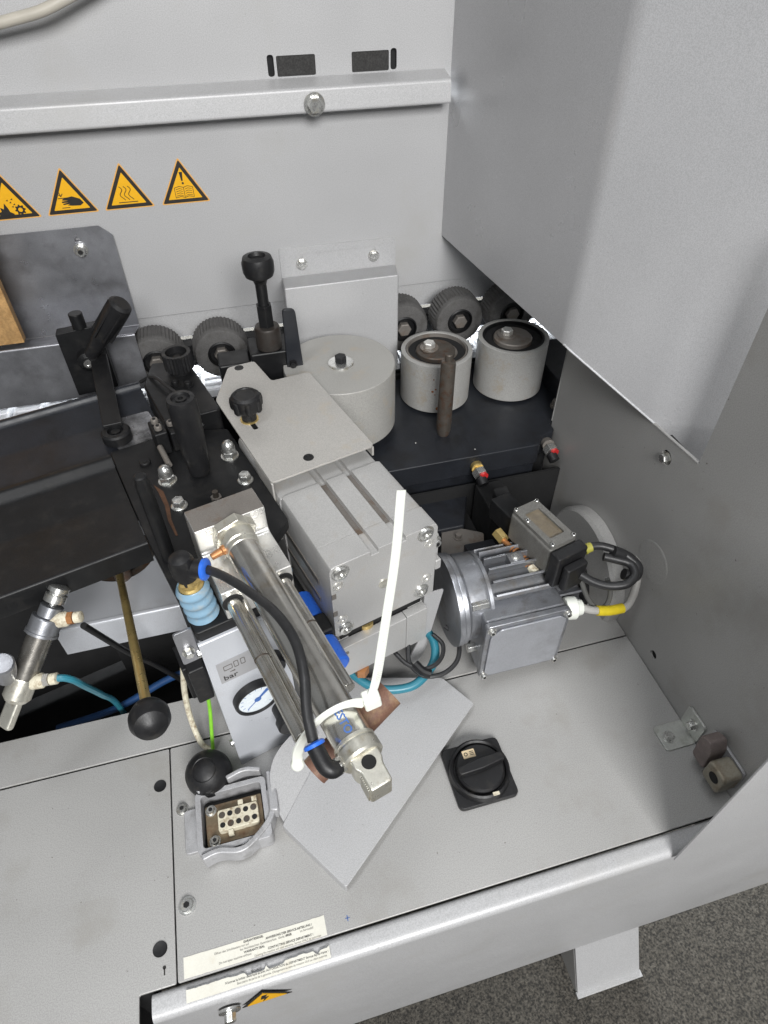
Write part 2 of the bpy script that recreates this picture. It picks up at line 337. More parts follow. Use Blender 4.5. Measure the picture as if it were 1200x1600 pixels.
# right side wall
t = T('side_wall', 'grey inner side wall with stepped top edge at the machine end', 'panel', (.428, .5, 0))
P(t, 'sheet', MB().prism([(.141, -.1), (.662, -.1), (.662, .262), (.39, .286), (.39, .52), (.141, .52)], .428, .4305, YZ, [circ(.335, .027, .0058, 14), circ(.433, .26, .0085, 16)]), PAINT)
P(t, 'edge_hem', MB().tube([(.4292, .391, .286), (.4292, .664, .262), (.4292, .664, .2), (.4292, .664, .145)], .0018, 8, 1), PAINT)
P(t, 'hole_backing', MB().box(.4315, .436, .32, .445, .0, .28), BLACKD)
screw(t, (.4312, .4345, .258), (-1, 0, 0), .0055, .006)
P(t, 'round_plug', MB().lathe((.428, .393, .134), (-1, 0, 0), [(.027, 0), (.0262, .0004), (.0225, .0005), (.0215, .0003), (0, .0003)], 36), PAINT)
S('round_cover', 'flat grey round cover fixed low on the side wall behind the motor', 'cover', MB().lathe((.4275, .492, .020), (-1, 0, 0), [(.085, 0), (.085, .014), (.081, .018), (0, .019)], 48), PAINT, (.4275, .492, .02), 0)
# apron, jamb, leg
S('front_apron', 'pale grey folded front apron hanging below the deck edge', 'panel', MB().sheet(fillet([(.1558, -.012), (.1558, -.0003), (.1345, -.0008), (.1345, -.37), (.160, -.372)], .009, 8), .002, -.174, 1.3, YZ), PAINTW, (0, .14, 0), 0)
S('front_jamb', 'bright grey upright front jamb panel beside the deck corner', 'panel', MB().prism([(.3350, -.0035), (1.3, -.0035), (1.3, .36), (.3350, .36)], .1305, .1325, XZ), PAINTW, (.4, .1325, 0), 0, .0006)
t = T('support_leg', 'short white splayed sheet metal leg under the front apron', 'leg', (.35, .12, FZ))
A0, A1, B0, B1 = (.318, .150, -.374), (.420, .150, -.374), (.318, .093, FZ), (.420, .093, FZ)
P(t, 'front_plate', MB().add([A0, A1, B1, B0]+[(p[0], p[1]+.004, p[2]) for p in (A0, A1, B1, B0)], [(0, 1, 2, 3), (7, 6, 5, 4), (0, 4, 5, 1), (1, 5, 6, 2), (2, 6, 7, 3), (3, 7, 4, 0)]), PAINTW)
for x in (.3175, .4165): P(t, 'side_plate', MB().prism([(.155, -.376), (.0975, FZ+.001), (.20, FZ+.001), (.20, -.376)], x, x+.003, YZ), PAINT)
P(t, 'foot_edge', MB().box(.316, .423, .090, .099, FZ+.0005, FZ+.006), PAINTW, .001)
# deck
def seam_panel(name, label, polys, holes=()):
    b = MB(); b.prism(rpoly(polys, .0015, 2), -.003, 0, XY, holes); return S(name, label, 'panel', b, PAINT, (polys[0][0], polys[0][1], 0), 0, .0008)
d = seam_panel('deck_panel', 'broad grey painted deck panel carrying the rotary switch', [(-.1512, .1572), (.4275, .1572), (.4275, .3828), (-.1512, .3828)])
P(d, 'ink_mark', MB().box(.0058, .0066, .1645, .1695, .0001, .0003).box(.0040, .0085, .1668, .1674, .0001, .0003), INKB)
screw(d, (-.140, .217, 0), (0, 0, 1), .0062, .004, hexs=False); screw(d, (-.1405, .310, 0), (0, 0, 1), .0048, .004, hexs=False)
a = seam_panel('access_panel', 'grey access panel with two black plugs left of the deck', [(-.75, .02), (-.1845, .02), (-.1845, .1572), (-.1524, .1572), (-.1524, .3828), (-.75, .3828)])
for x, y, r in ((-.163, .342, .0066), (-.166, .188, .0066)): P(a, 'plug', MB().lathe((x, y, 0), (0, 0, 1), [(r, 0), (r, .0006), (r*.7, .0002), (0, .0002)], 22), RUBBER)
P(a, 'key_mark', MB().prism(circ(-.1625, .1725, .0016, 10), 0, .0003).box(-.1631, -.1619, .1665, .1720, 0, .0003), SBLK)
seam_panel('rear_deck_strip', 'narrow grey strip behind the access panel edging the dark sump', [(-.75, .3850), (-.02, .3850), (-.02, .441), (-.75, .441)])
seam_panel('rear_deck_plate', 'grey deck plate under the motor behind the main deck', [(-.018, .3850), (.4275, .3850), (.4275, .612), (-.018, .612)])
S('dark_gap_filler', 'added black filler darkening the gap at the apron end', 'channel', MB().box(-.196, -.1725, .158, .162, -.33, -.006).box(-.1965, -.1945, .06, .158, -.33, -.006), BLACKD, (-.185, .16, -.1))  # black boxes added so the open slot reads as dark shade
u = S('sump_shade_bed', 'added black bed painting in the shade of the sump under the feed shelf', 'machine bed', MB().box(-.75, .427, .442, .99, -.16, -.15).box(-.75, .427, .99, 1.0, -.16, .05).box(-.75, .427, .16, .441, -.02, -.012), BLACKD, (0, .6, -.15))  # added black boxes that paint the shade of the void below the shelf
P(u, 'end_plate', MB().box(-.16, .427, .614, .618, -.149, .095), BLACKD)
P(u, 'side_plate', MB().box(-.022, -.018, .444, .613, -.149, -.004), BLACKD)
# ---------------------------------------------------------------- stickers on deck and apron
def torn(x0, x1, y0, y1, topt, bott):
    def edge(y, amp, sg):
        out = []; h_ = 0.; n = 60
        for i in range(n+1):
            if random.random() < .16: h_ = random.random()**1.5
            out.append((x0+(x1-x0)*i/n, y+sg*amp*(h_*.85+random.random()*.15) if 0 < i < n else y))
        return out
    return edge(y0, bott, 1)+edge(y1, topt, -1)[::-1]
tu = T('warranty_seal', 'cream paper warranty seal stuck on the deck above the seam', 'seal', (-.08, .165, 0))
P(tu, 'paper', MB().prism(torn(-.1455, -.0150, .1585, .1755, .0006, .0004), .0002, .0005), PAPER)
def line(par, txt, x, y, s, bold, m, z=.0007, ali='CENTER'):
    P(par, 'lettering', MB().text(txt, s, lambda u, v: (x+u*.92, y+v, z), ali, bold), m)
line(tu, 'GARANTIESIEGEL', -.082, .1725, .0026, .00006, SBLK)
line(tu, 'ANWEISUNG DER SERVICE-ABTEILUNG !', -.0275, .1699, .0026, .00006, SBLK, ali='RIGHT')
line(tu, 'Öffnen des Schaltkastens nur auf', -.0865, .1699, .0026, 0, INK, ali='RIGHT')
line(tu, 'bei Nichtbeachten Garantieverlust.  Gerät öffnen            im Servicefall', -.0265, .1671, .0026, 0, INK, ali='RIGHT')
line(tu, 'NUR', -.0495, .1671, .0027, .00006, SBLK)
line(tu, 'WARRANTY SEAL', -.082, .1642, .0026, .00006, SBLK)
line(tu, 'CONTACTING SERVICE DEPARTMENT !', -.0275, .1616, .0026, .00006, SBLK, ali='RIGHT')
line(tu, 'Do not open machine without', -.0850, .1616, .0026, 0, INK, ali='RIGHT')
line(tu, 'Opening the machine will void warranty. Service ONLY by technician', -.0205, .1590, .0024, 0, INK, ali='RIGHT')
tl = T('torn_seal_strip', 'torn lower strip of the paper seal below the deck seam', 'seal', (-.08, .147, -.001))
P(tl, 'paper', MB().prism(torn(-.1440, -.0150, .1400, .1500, .0048, .0003), .0018, .0021), PAPER)
line(tl, 'SÉCURITÉ', -.082, .1478, .0024, .00005, SBLK, .0023)
line(tl, "N'ouvrez le boîtier électrique qu'avec AUTORISATION du DEPARTMENT Service-Après-Vente !", -.0165, .1448, .00255, .00002, SBLK, .0023, 'RIGHT')
line(tl, "Sous peine de perte de la garantie. Changement au sens de rotation OUI ou client autorisé", -.0185, .1420, .0024, 0, INK, .0023, 'RIGHT')
t = T('apron_sticker', 'yellow electrical warning triangle on the front apron', 'sticker', (-.08, .1325, -.04))
P(t, 'border', MB().prism(rpoly([(-.104, -.043), (-.056, -.043), (-.080, -.004)], .002), .1320, .1324, XZ), SBLK)
P(t, 'field', MB().prism(rpoly([(-.0985, -.0405), (-.0615, -.0405), (-.080, -.0085)], .001), .1316, .1320, XZ), SYEL)
P(t, 'symbol', MB().prism([(-.082, -.016), (-.077, -.016), (-.080, -.024), (-.0765, -.024), (-.0835, -.038), (-.081, -.028), (-.0845, -.028)], .1312, .1316, XZ), SBLK)
t = T('apron_lock', 'small bright lock bolt on the front apron below the seal', 'lock', (-.115, .1325, -.03))
P(t, 'washer', MB().cyl((-.113, .1325, -.030), (-.113, .1295, -.030), .010), STEEL, .0008)
P(t, 'bolt', MB().cyl((-.113, .1295, -.030), (-.113, .122, -.030), .0055, n=6), STEEL, .0006)
# ---------------------------------------------------------------- rotary switch
t = T('rotary_switch', 'black square rotary main switch mounted flat on the deck', 'switch', (.1755, .263, 0)); cx, cy = .1755, .263
P(t, 'plate', MB().prism(rrect(cx, cy, .067, .067, .007, 5), .0004, .0075), RUBBER, .001)
P(t, 'ring', MB().lathe((cx, cy, .0075), (0, 0, 1), [(.0335, 0), (.0325, .009), (.0305, .0105), (.0285, .009), (.0275, .004), (0, .004)], 48), RUBBER)
kn = P(t, 'knob', MB().lathe((cx, cy, .0115), (0, 0, 1), [(.0265, 0), (.0265, .006), (.0245, .0085), (0, .0085)], 40), RUBBER)
a = R(6); ca, sa = math.cos(a), math.sin(a)
P(kn, 'grip', MB().prism([(cx+u*ca-v*sa, cy+u*sa+v*ca) for u, v in rpoly([(-.0265, -.0045), (.0, -.0062), (.0265, -.0045), (.0265, .0045), (0, .0062), (-.0265, .0045)], .003)], .0198, .0305), RUBBER, .0016)
lb = P(kn, 'position_label', MB().prism(rrect(cx-.007, cy+.0165, .014, .009, .0008), .0201, .0206), BEIGE)
P(kn, 'mark', MB().prism(circ(cx-.0105, cy+.0165, .0022, 12), .0206, .0208, XY, [circ(cx-.0105, cy+.0165, .0013, 12)]).box(cx-.006, cx-.0015, cy+.0145, cy+.0152, .0206, .0208).box(cx-.006, cx-.0015, cy+.0163, cy+.0170, .0206, .0208).box(cx-.006, cx-.0015, cy+.0181, cy+.0188, .0206, .0208), SBLK)
P(t, 'pointer_mark', MB().box(cx+.003, cx+.010, cy-.0318, cy-.0287, .0166, .0186), CREAM)
# ---------------------------------------------------------------- bracket and latch in the right corner
BZ = mat('bracket_zinc', (.58, .59, .56), .38, .6, .1, 40, .1, 500, .1, 500, (.30, .31, .27), .4, 40)
t = T('angle_bracket', 'zinc plated angle bracket screwed to deck and side wall', 'bracket', (.41, .246, 0))
P(t, 'deck_leaf', MB().prism(rpoly([(.389, .231), (.427, .231), (.427, .261), (.389, .261)], .005), .0003, .0028), BZ, .0005)
P(t, 'wall_leaf', MB().prism(rpoly([(.231, .0029), (.261, .0029), (.261, .036), (.231, .036)], .005), .4252, .4277, YZ), BZ, .0005)
screw(t, (.400, .245, .0028), (0, 0, 1), .0052, .005); screw(t, (.4252, .2445, .020), (-1, 0, 0), .0052, .005)
t = T('latch_lug', 'rusty tubular latch lug on the side wall near the jamb', 'latch', (.415, .19, .02))
P(t, 'back_plate', MB().prism(rpoly([(.172, .012), (.224, .012), (.224, .050), (.172, .050)], .006), .4245, .4275, YZ), CREAM if False else LGREY, .0005)
P(t, 'tongue', MB().prism(rpoly([(.198, .020), (.217, .020), (.220, .056), (.207, .063), (.200, .050)], .005), .404, .4243, YZ), mat('brown_primer', (.19, .155, .145), .6, .1, .2, 60, .1, 600, .2, 400), .0015)
P(t, 'socket_block', MB().prism(rrect(.1835, .034, .025, .030, .006), .401, .4243, YZ), mat('grimy_zinc', (.34, .315, .255), .55, .4, .25, 60, .1, 600, .2, 400, (.13, .085, .045), .6, 60), .0025)
P(t, 'bore', MB().cyl((.4012, .1825, .036), (.4004, .1825, .036), .0062), BLACKD)
# ---------------------------------------------------------------- loose bent cover plate on the deck
t = T('bent_cover_plate', 'loose bent grey cover plate lying on the deck beside the switch', 'plate', (.08, .30, 0)); z = .0135
F0, F1 = (-.034, .268), (.052, .375)
P(t, 'plate', MB().prism(rpoly([(-.040, .2605), (.0105, .1885), (.197, .337), (.172, .379), (.063, .409), F1, F0], .003), z, z+.0022), PAINTW, .0006)
cur = [Vector(p) for p in ((-.038, .2640, .0145), (-.0410, .2720, .022), (-.0448, .2935, .034), (-.0405, .3150, .038), (-.0270, .3330, .039), (.0010, .3530, .039), (.0330, .3750, .032), (.052, .375, .0150), (.0, .3095, .0150), (-.034, .2685, .0150))]
cur = catmull(cur[:7], 4)+cur[7:]; nx = Vector((.0010, -.0008, -.0012)); L = len(cur)
P(t, 'raised_flange', MB().add(cur+[p+nx for p in cur], [list(range(L)), list(range(L, 2*L))]+[(i, (i+1) % L, (i+1) % L+L, i+L) for i in range(L)]), PAINTW)
a0, a1 = Vector((-.040, .2605, 0)), Vector((.0105, .1885, 0)); dd = (a1-a0).normalized(); nv = Vector((-dd.y, dd.x, 0))
P(t, 'side_lip', MB().obox((a0+a1)/2+Vector((0, 0, .0068))+nv*.0011, dd*(a1-a0).length*.49, nv*.0011, (0, 0, .0064)), PAINTW, .0005)
P(t, 'rear_lip', MB().obox((.1175, .3935, .0068), (Vector((.109, -.030, 0))*.47), (.0003, .0011, 0), (0, 0, .0064)), PAINTW)
# ---------------------------------------------------------------- connector socket
t = T('connector_socket', 'open grey multi-pin connector housing on the deck edge', 'connector', (-.085, .281, 0))
o_ = rpoly([(-.123, .250), (-.050, .250), (-.050, .313), (-.123, .313)], .006); i_ = rpoly([(-.1175, .2555), (-.0555, .2555), (-.0555, .3075), (-.1175, .3075)], .004)
P(t, 'housing', MB().prism(o_, 0.0004, .0245, XY, [i_[::-1]]), LGREY, .0012)
P(t, 'well', MB().prism(rpoly([(-.117, .256), (-.056, .256), (-.056, .307), (-.117, .307)], .003), .0004, .006), BLACKD)
P(t, 'flange', MB().prism(rpoly([(-.1385, .262), (-.1235, .262), (-.1235, .306), (-.1385, .306)], .004), .0004, .0045), LGREY, .0008)
ins = P(t, 'pin_insert', MB().prism(rrect(-.0815, .279, .041, .0215, .003), .0062, .0225), CREAM, .0008)
P(t, 'metal_frame', MB().prism(rrect(-.086, .2795, .058, .040, .002), .0061, .0150), mat('rusty_frame', (.20, .155, .10), .5, .5, .25, 60, .1, 600, .2, 400, (.13, .06, .03), .5, 70), .0006)
for i in range(5):
    for j in range(2): P(ins, 'pin_hole', MB().cyl((-.0975+i*.0080, .2740+j*.0100, .0223), (-.0975+i*.0080, .2740+j*.0100, .0228), (.0027, .0033)[(i+j) % 2], n=14), BLACKD if (i+j) % 2 == 0 else RUSTY)
for x, y in ((-.078, .2925), (-.064, .2925), (-.090, .2655)): P(ins, 'coding_tab', MB().box(x-.0025, x+.0025, y-.0022, y+.0022, .016, .0230), CREAM)
for x, y in ((-.109, .2940), (-.107, .2630)): screw(t, (x, y, .015), (0, 0, 1), .0042, .004, hexs=False)
P(t, 'locking_lever', MB().sheet(fillet([(-.1185, .244), (-.104, .2475), (-.080, .240), (-.058, .254), (-.043, .270), (-.045, .296)], .012, 6), .006, .004, .0275), LGREY, .0015)
P(t, 'lever_arm', MB().prism(rpoly([(-.0495, .272), (-.040, .270), (-.0385, .311), (-.048, .315)], .004), .012, .032), LGREY, .002)
P(t, 'rear_lever', MB().sheet(fillet([(-.118, .309), (-.104, .318), (-.097, .316)], .006), .005, .006, .031), LGREY, .0015)
P(t, 'rear_lever_bar', MB().sheet(fillet([(-.088, .3145), (-.070, .320), (-.054, .3145)], .008), .005, .006, .033), LGREY, .0015)
b = MB().lathe((-.105, .336, .0005), (-.10, -.22, 1), [(.012, 0), (.019, .004), (.0235, .014), (.0245, .023), (.0228, .032), (.0185, .0385), (.0125, .0425), (.0118, .0420), (.0105, .0432), (.005, .0445), (0, .0448)], 36)
S('rubber_boot', 'round black rubber boot standing behind the connector socket', 'rubber boot', b, RUBBER, (-.105, .336, 0))
# ---------------------------------------------------------------- local frame (whole glue unit is turned 15 degrees): base plate and shelf
zp = .245
bp_ = T('unit_base_plate', 'black base plate carrying the cylinder block and domed nuts', 'plate', (.08, .5, zp-.012), 1)
P(bp_, 'plate', MB().prism(rpoly([(.0175, .3535), (.0905, .3535), (.0905, .40), (.1425, .44), (.1425, .615), (.090, .640), (.0125, .640), (.0125, .48)], .004), zp-.012, zp), BLACK, .0015)
P(bp_, 'rear_bracket', MB().prism(rpoly([(.078, .630), (.142, .625), (.142, .745), (.10, .765), (.078, .72)], .006), zp-.05, zp+.022), BLACK, .002)
P(bp_, 'upright', MB().box(.020, .075, .42, .60, .0005, zp-.012), BLACKD)
P(bp_, 'upright', MB().box(.10, .14, .53, .61, .0005, zp-.012), BLACKD)
for x, y in ((.1115, .700), (.1245, .690)): screw(bp_, (x, y, zp+.022), (0, 0, 1), .0045, .005, BLACK, hexs=False)
screw(bp_, (.042, .600, zp), (0, 0, 1), .0062, .003, BLACK, hexs=False, washer=False)
for x, y, l in ((.055, .559, 'domed nut with yellow rust on the black base plate beside the rusty streak'), (.127, .565, 'domed nut on the black base plate beside the cover plate edge')):
    t = T('domed_nut', l, 'nut', (x, y, zp), 1, 'domed nuts on the base plate')
    P(t, 'washer', MB().cyl((x, y, zp), (x, y, zp+.0014), .0098), STEEL); P(t, 'hex', MB().lathe((x, y, zp+.0014), (0, 0, 1), [(.0085, 0), (.0088, .002), (.0086, .0070), (.0074, .0082)], 6), STEEL, .0005)
    P(t, 'dome', MB().lathe((x, y, zp+.0096), (0, 0, 1), [(.0074, -.001), (.0074, .0035), (.0066, .0075), (.0045, .0103), (.0022, .0115), (0, .0118)], 22), STEEL)
for x, y, l in ((.127, .518, 'bright flanged hex bolt at the block corner next to the cover plate'), (.054, .515, 'bright flanged hex bolt at the block corner next to the black rod')):
    t = T('hex_bolt', l, 'bolt', (x, y, zp), 1, 'hex bolts behind the cylinder block')
    P(t, 'flange', MB().lathe((x, y, zp), (0, 0, 1), [(.0085, 0), (.0085, .0012), (.0065, .0025)]), STEEL); P(t, 'head', MB().lathe((x, y, zp+.0025), (0, 0, 1), [(.0068, 0), (.0068, .0055), (.0058, .0068), (.0035, .0062), (0, .0062)], 6), STEEL, .0004)
t = T('rusty_stud', 'small rusty threaded stud behind the cylinder block', 'stud', (.090, .505, zp), 1); P(t, 'nut', MB().cyl((.090, .503, zp), (.090, .503, zp+.006), .0058, n=6), ALUD); P(t, 'thread', MB().cyl((.090, .503, zp+.006), (.090, .503, zp+.013), .003), RUSTY)
b = MB(); pts = [(.040, .560), (.046, .545), (.045, .520), (.041, .50), (.040, .475), (.038, .4755), (.0375, .50), (.041, .522), (.041, .545)]
S('rust_streak', 'brown rust run across the black base plate', 'stain', b.prism(pts, zp+.0002, zp+.0005), mat('rust_stain', (.085, .038, .018), .8, 0, .3, 80, .2, 400), (.042, .52, zp), 1)
q = T('slotted_clamp', 'small black slotted clamp with socket screws behind the tapered handle', 'clamp', (.075, .62, zp), 1)
P(q, 'jaw', MB().box(.060, .0745, .602, .632, zp+.0003, zp+.030), BLACK, .002); P(q, 'jaw', MB().box(.0765, .088, .602, .632, zp+.0003, zp+.026), BLACK, .002)
for x, y, z_ in ((.0672, .610, zp+.030), (.0672, .624, zp+.030), (.082, .617, zp+.026)): screw(q, (x, y, z_), (0, 0, 1), .0042, .005, ALUD, hexs=False, washer=False)
P(q, 'tension_rod', MB().cyl((.062, .600, zp+.015), (.062, .566, zp+.014), .0032), ALUD)
S('control_cable', 'thin black control cable draped over the rear bracket', 'cable', MB().tube([(.118, .625, zp+.006), (.112, .650, zp+.024), (.100, .690, zp+.030), (.092, .725, zp+.026), (.080, .755, zp+.006)], .0022, 10, 6), CABLE, (.1, .69, zp+.02), 1)
S('guide_rod', 'slim black vertical rod at the left edge of the base plate', 'rod', MB().lathe((.024, .451, zp), (0, 0, 1), [(.0065, 0), (.0065, .094), (.0055, .097), (.0055, .102), (.004, .103)], 20), BLACK, (.024, .451, zp), 1)
h = T('tapered_handle', 'thick black tapered handle standing on the base plate', 'handle', (.0895, .555, zp), 1)
P(h, 'grip', MB().lathe((.0895, .555, zp), (0, 0, 1), [(.009, 0), (.0115, .004), (.0135, .03), (.0145, .07), (.0148, .090), (.0135, .0965), (.0095, .097), (.0085, .094), (0, .094)], 32), RUBBER)
P(h, 'end_screw', MB().lathe((.0895, .555, zp+.0935), (0, 0, 1), [(.0055, 0), (.0055, .0025), (.0028, .0025), (.0028, .001), (0, .001)], 18), BLACK)
# aluminium block with cylinder and guide rods
t = T('cylinder_block', 'stepped bright aluminium block bolted on the black base plate', 'block', (.079, .39, zp), 1)
pr = [(.3540, zp+.0002), (.434, zp+.0002), (.434, .308), (.405, .308)]+[(.405-.006*(1-math.cos(R(a))), .286-.006*math.sin(R(a))) for a in range(0, 91, 15)]+[(.354, .280)]
P(t, 'body', MB().prism(pr, .047, .111, YZ), ALUB, .0012)
P(t, 'top_skin', MB().box(.0476, .1104, .4056, .4334, .3081, .3084), ALUD)
for x in (.055, .101): P(t, 'rod_bore', MB().cyl((x, .3542, .265), (x, .3535, .265), .0094), BLACKD)
c = T('pneumatic_cylinder', 'stainless pneumatic cylinder with clevis end lying across the gauge box', 'cylinder', (.079, .405, .295), 1); zc = .2952
Y = (0, -1, 0)
P(c, 'nut', MB().cyl((.079, .4048, zc), (.079, .3945, zc), .0200, n=6, ph=.3), CLEV, .0008)
P(c, 'collar', MB().lathe((.079, .3945, zc), Y, [(.0155, 0), (.0155, .012), (.0145, .013), (.0145, .018), (.0135, .019)]), CLEV)
P(c, 'tube', MB().cyl((.079, .376, zc), (.079, .179, zc), .0138, n=40), TUBE)
P(c, 'end_cap', MB().lathe((.079, .179, zc), Y, [(.0148, 0), (.0148, .002), (.0139, .0025), (.0139, .004), (.0150, .0045), (.0150, .012), (.0135, .0135)], 36), CLEV)
cl = P(c, 'clevis', MB().prism(rpoly([(.0690, .1665), (.0690, .1590), (.0712, .1555), (.0715, .1420), (.0870, .1420), (.0875, .1555), (.0892, .1590), (.0892, .1665)], .002), zc-.0095, zc+.0095), CLEV, .0018)
P(cl, 'pin_hole', MB().cyl((.0793, .1590, zc+.0094), (.0793, .1590, zc+.0099), .0048, n=24), BLACKD)
for i in range(8): P(cl, 'thread_ridge', MB().obox((.0714, .1540-i*.0014, zc), (.0010, 0, 0), (0, .0004, 0), (0, 0, .0078)), CLEV)
P(c, 'brass_stub', MB().lathe((.0665, .3850, zc+.002), (-1, -.12, -.12), [(.0045, 0), (.0045, .004), (.0035, .005), (.0030, .014), (.0028, .0145)], 16), BRONZE)
P(c, 'lettering', MB().text('FESTO', .0080, lambda u, v: (.079-.0140*math.cos(R(72)+v/.0138), .2030-u, zc+.0140*math.sin(R(72)+v/.0138)), 'LEFT', .00015), INKB)
for x, ye, l in ((.055, .214, 'steel guide rod between the gauge box and pneumatic cylinder'), (.101, .232, 'steel guide rod between the pneumatic cylinder and blue fittings')):
    r_ = T('guide_shaft', l, 'rod', (x, .354, .265), 1, 'guide shafts of the cylinder block')
    P(r_, 'shaft', MB().cyl((x, .3530, .265), (x, ye, .265), .0062, n=24), TUBE, .0006); P(r_, 'groove', MB().lathe((x, .290 if x < .1 else .30, .265), Y, [(.0064, 0), (.0064, .0015)]), RUSTY)
    
    if x < .1: P(r_, 'reed_rail', MB().cyl((x+.0088, .353, .2615), (x+.0088, ye+.02, .2615), .0030, n=12), TUBE)
# coupling, elbow, hose
t = T('quick_coupler', 'pale blue ribbed air coupling on the black base plate', 'coupling', (.031, .373, zp), 1)
pf = []
for i in range(25):
    h_ = i*.0018; pf.append((.0133+.0011*math.cos(i*2*math.pi/6), h_))
P(t, 'sleeve', MB().lathe((.031, .373, zp+.0003), (-.06, .03, 1), [*pf[:22], (.0115, .0385), (.0105, .036), (0, .036)], 36), LBLUE)
P(t, 'brass_ring', MB().lathe((.029, .3735, zp+.036), (-.06, .03, 1), [(.0105, 0), (.0105, .003), (.0085, .0045), (.0085, .008), (.007, .0085)], 24), BRASS)
e = T('elbow_fitting', 'black push-in elbow with blue collar on the ribbed coupling', 'fitting', (.028, .374, .29), 1)
P(e, 'stem', MB().lathe((.0285, .374, zp+.0447), (-.06, .03, 1), [(.0085, 0), (.0085, .008), (.0105, .010), (.0105, .022), (.0085, .028), (.004, .030), (0, .030)], 24), RUBBER)
P(e, 'nut', MB().cyl((.0287, .374, zp+.0445), (.0285, .3742, zp+.0485), .0098, n=6), BRASS)
P(e, 'arm', MB().cyl((.0275, .3745, .305), (.041, .3640, .3065), .0080, n=24), RUBBER)
P(e, 'collar', MB().lathe((.0405, .3643, .3064), (.0135, -.0105, .0015), [(.0078, 0), (.0092, .0005), (.0092, .003), (.0075, .0042), (.0045, .0044)], 24), BLUE)
e2 = T('elbow_fitting', 'black push-in elbow with blue collar at the cylinder end cap', 'fitting', (.058, .176, .30), 1)
P(e2, 'nut', MB().cyl((.0655, .1705, .2965), (.0610, .1690, .298), .0060, n=6), STEEL, .0004)
P(e2, 'body', MB().tube([(.0625, .1693, .2972), (.0580, .1685, .299), (.0552, .1712, .3010), (.0542, .1770, .3035), (.0540, .1845, .3065)], .0056, 18, 5), RUBBER)
P(e2, 'collar', MB().lathe((.0540, .1840, .3063), (0, .005, .0025), [(.0055, 0), (.0072, .0003), (.0072, .0024), (.0056, .0034), (.004, .0035)], 24), BLUE)
S('air_hose', 'black air hose looping from coupling elbow over the cylinder', 'hose', MB().tube([(.0430, .3625, .3066), (.052, .345, .3105), (.062, .318, .3155), (.0705, .284, .323), (.0725, .252, .326), (.067, .225, .324), (.0585, .204, .316), (.0542, .187, .3080)], .0037, 14, 8), CABLE, (.06, .28, .31), 1)
# cable tie and brown tube
t = T('cable_tie', 'white nylon cable tie with long upright tail round the cylinder', 'cable tie', (.08, .193, .28), 1)
P(t, 'loop', MB().tube([(.096, .1945, .307), (.089, .1955, .3128), (.079, .197, .3145), (.068, .198, .3115), (.060, .200, .3020), (.054, .203, .288), (.0485, .206, .270), (.0455, .206, .252)], (.0042, .0010), 12, 6, (0, 1, .1), .35), WHITE)
P(t, 'loop_end', MB().sphere((.0455, .206, .249), .0052, 1.1), WHITE)
P(t, 'head', MB().obox((.1005, .1935, .3105), Vector((.0058, -.001, .001)), Vector((.001, .0052, .0)), Vector((-.0007, 0, .0060))), WHITE, .0016)
P(t, 'tail', MB().tube([(.1010, .1940, .313), (.1085, .1990, .3270), (.1235, .2145, .3520), (.144, .236, .388), (.1600, .2560, .4230)], (.0041, .0009), 12, 8, (-.5, .75, -.6), .35), WHITE)
tp = catmull([(.1010, .1940, .313), (.1085, .1990, .3270), (.1235, .2145, .3520), (.144, .236, .388), (.1600, .2560, .4230)], 18); b = MB()
for p, q in zip(tp[8:-6], tp[9:-5]):
    d_ = (q-p).normalized(); x_ = d_.cross(Vector((-.5, .75, -.6))).normalized(); y_ = d_.cross(x_); y_ = y_ if y_.y < 0 else -y_
    b.obox(p+y_*.0010, x_*.0024, y_*.0003, d_*.0005)
P(t, 'ridges', b, WHITE)
b = MB(); p0, p1 = Vector((.052, .190, .2600)), Vector((.1215, .2045, .2835)); ax = (p1-p0); ln = ax.length
b.lathe(p0, ax, [(.0085, .0), (.0104, .0), (.0106, ln*.5), (.0108, ln), (.0088, ln), (.0086, ln-.02), (0, ln-.02)], 30)
S('brown_sleeve', 'brown fibre sleeve pushed crosswise under the pneumatic cylinder', 'sleeve', b, BROWN, (.088, .197, .25), 1)
# ---------------------------------------------------------------- gauge box
g = T('gauge_box', 'pale satin control box with pressure gauge standing on the deck', 'control box', (.054, .38, 0), 1)
P(g, 'front_panel', MB().sheet(fillet([(.350, .0006), (.350, .2325), (.3538, .2326)], .006), -.002, .0165, .092, YZ), PANEL, .0006)
P(g, 'side_panel', MB().box(.0185, .0205, .3525, .415, .0006, .2315), PANEL)
P(g, 'side_panel', MB().box(.088, .090, .3525, .415, .0006, .2315), PANEL)
for z_ in (.232-.02, .04): screw(g, (.0183, .358, z_), (-1, 0, 0), .004, .004, hexs=False)
lb = P(g, 'label', MB().prism(rpoly([(.0245, .165), (.0655, .165), (.0655, .197), (.0245, .197)], .0006), .3494, .3498, XZ), LABEL)
P(lb, 'lettering', MB().text('bar', .0105, lambda u, v: (.0275+u, .3491, .1685+v), 'LEFT', .0001), SBLK)
b = MB()
for x, w_, z0, z1 in ((.0300, .0085, .183, .190), (.0400, .0045, .1825, .1915), (.0465, .0045, .1825, .1915)):
    b.prism(rrect(x+w_/2, (z0+z1)/2, w_, z1-z0, .0012), .3490, .3493, XZ, [rrect(x+w_/2, (z0+z1)/2, w_-.0012, z1-z0-.0012, .0008)])
b.prism([(.0345, .1785), (.0400, .1775), (.0400, .1795)], .3490, .3493, XZ)
P(lb, 'pictogram', b, INK)
ga = P(g, 'gauge', MB().lathe((.0515, .3495, .1235), Y, [(.0235, 0), (.0235, .006), (.0225, .0085), (.0205, .0085), (.0195, .006), (0, .006)], 48), RUBBER)
P(ga, 'dial', MB().cyl((.0515, .3435, .1235), (.0515, .3430, .1235), .0196, n=40), DIAL)
b = MB()
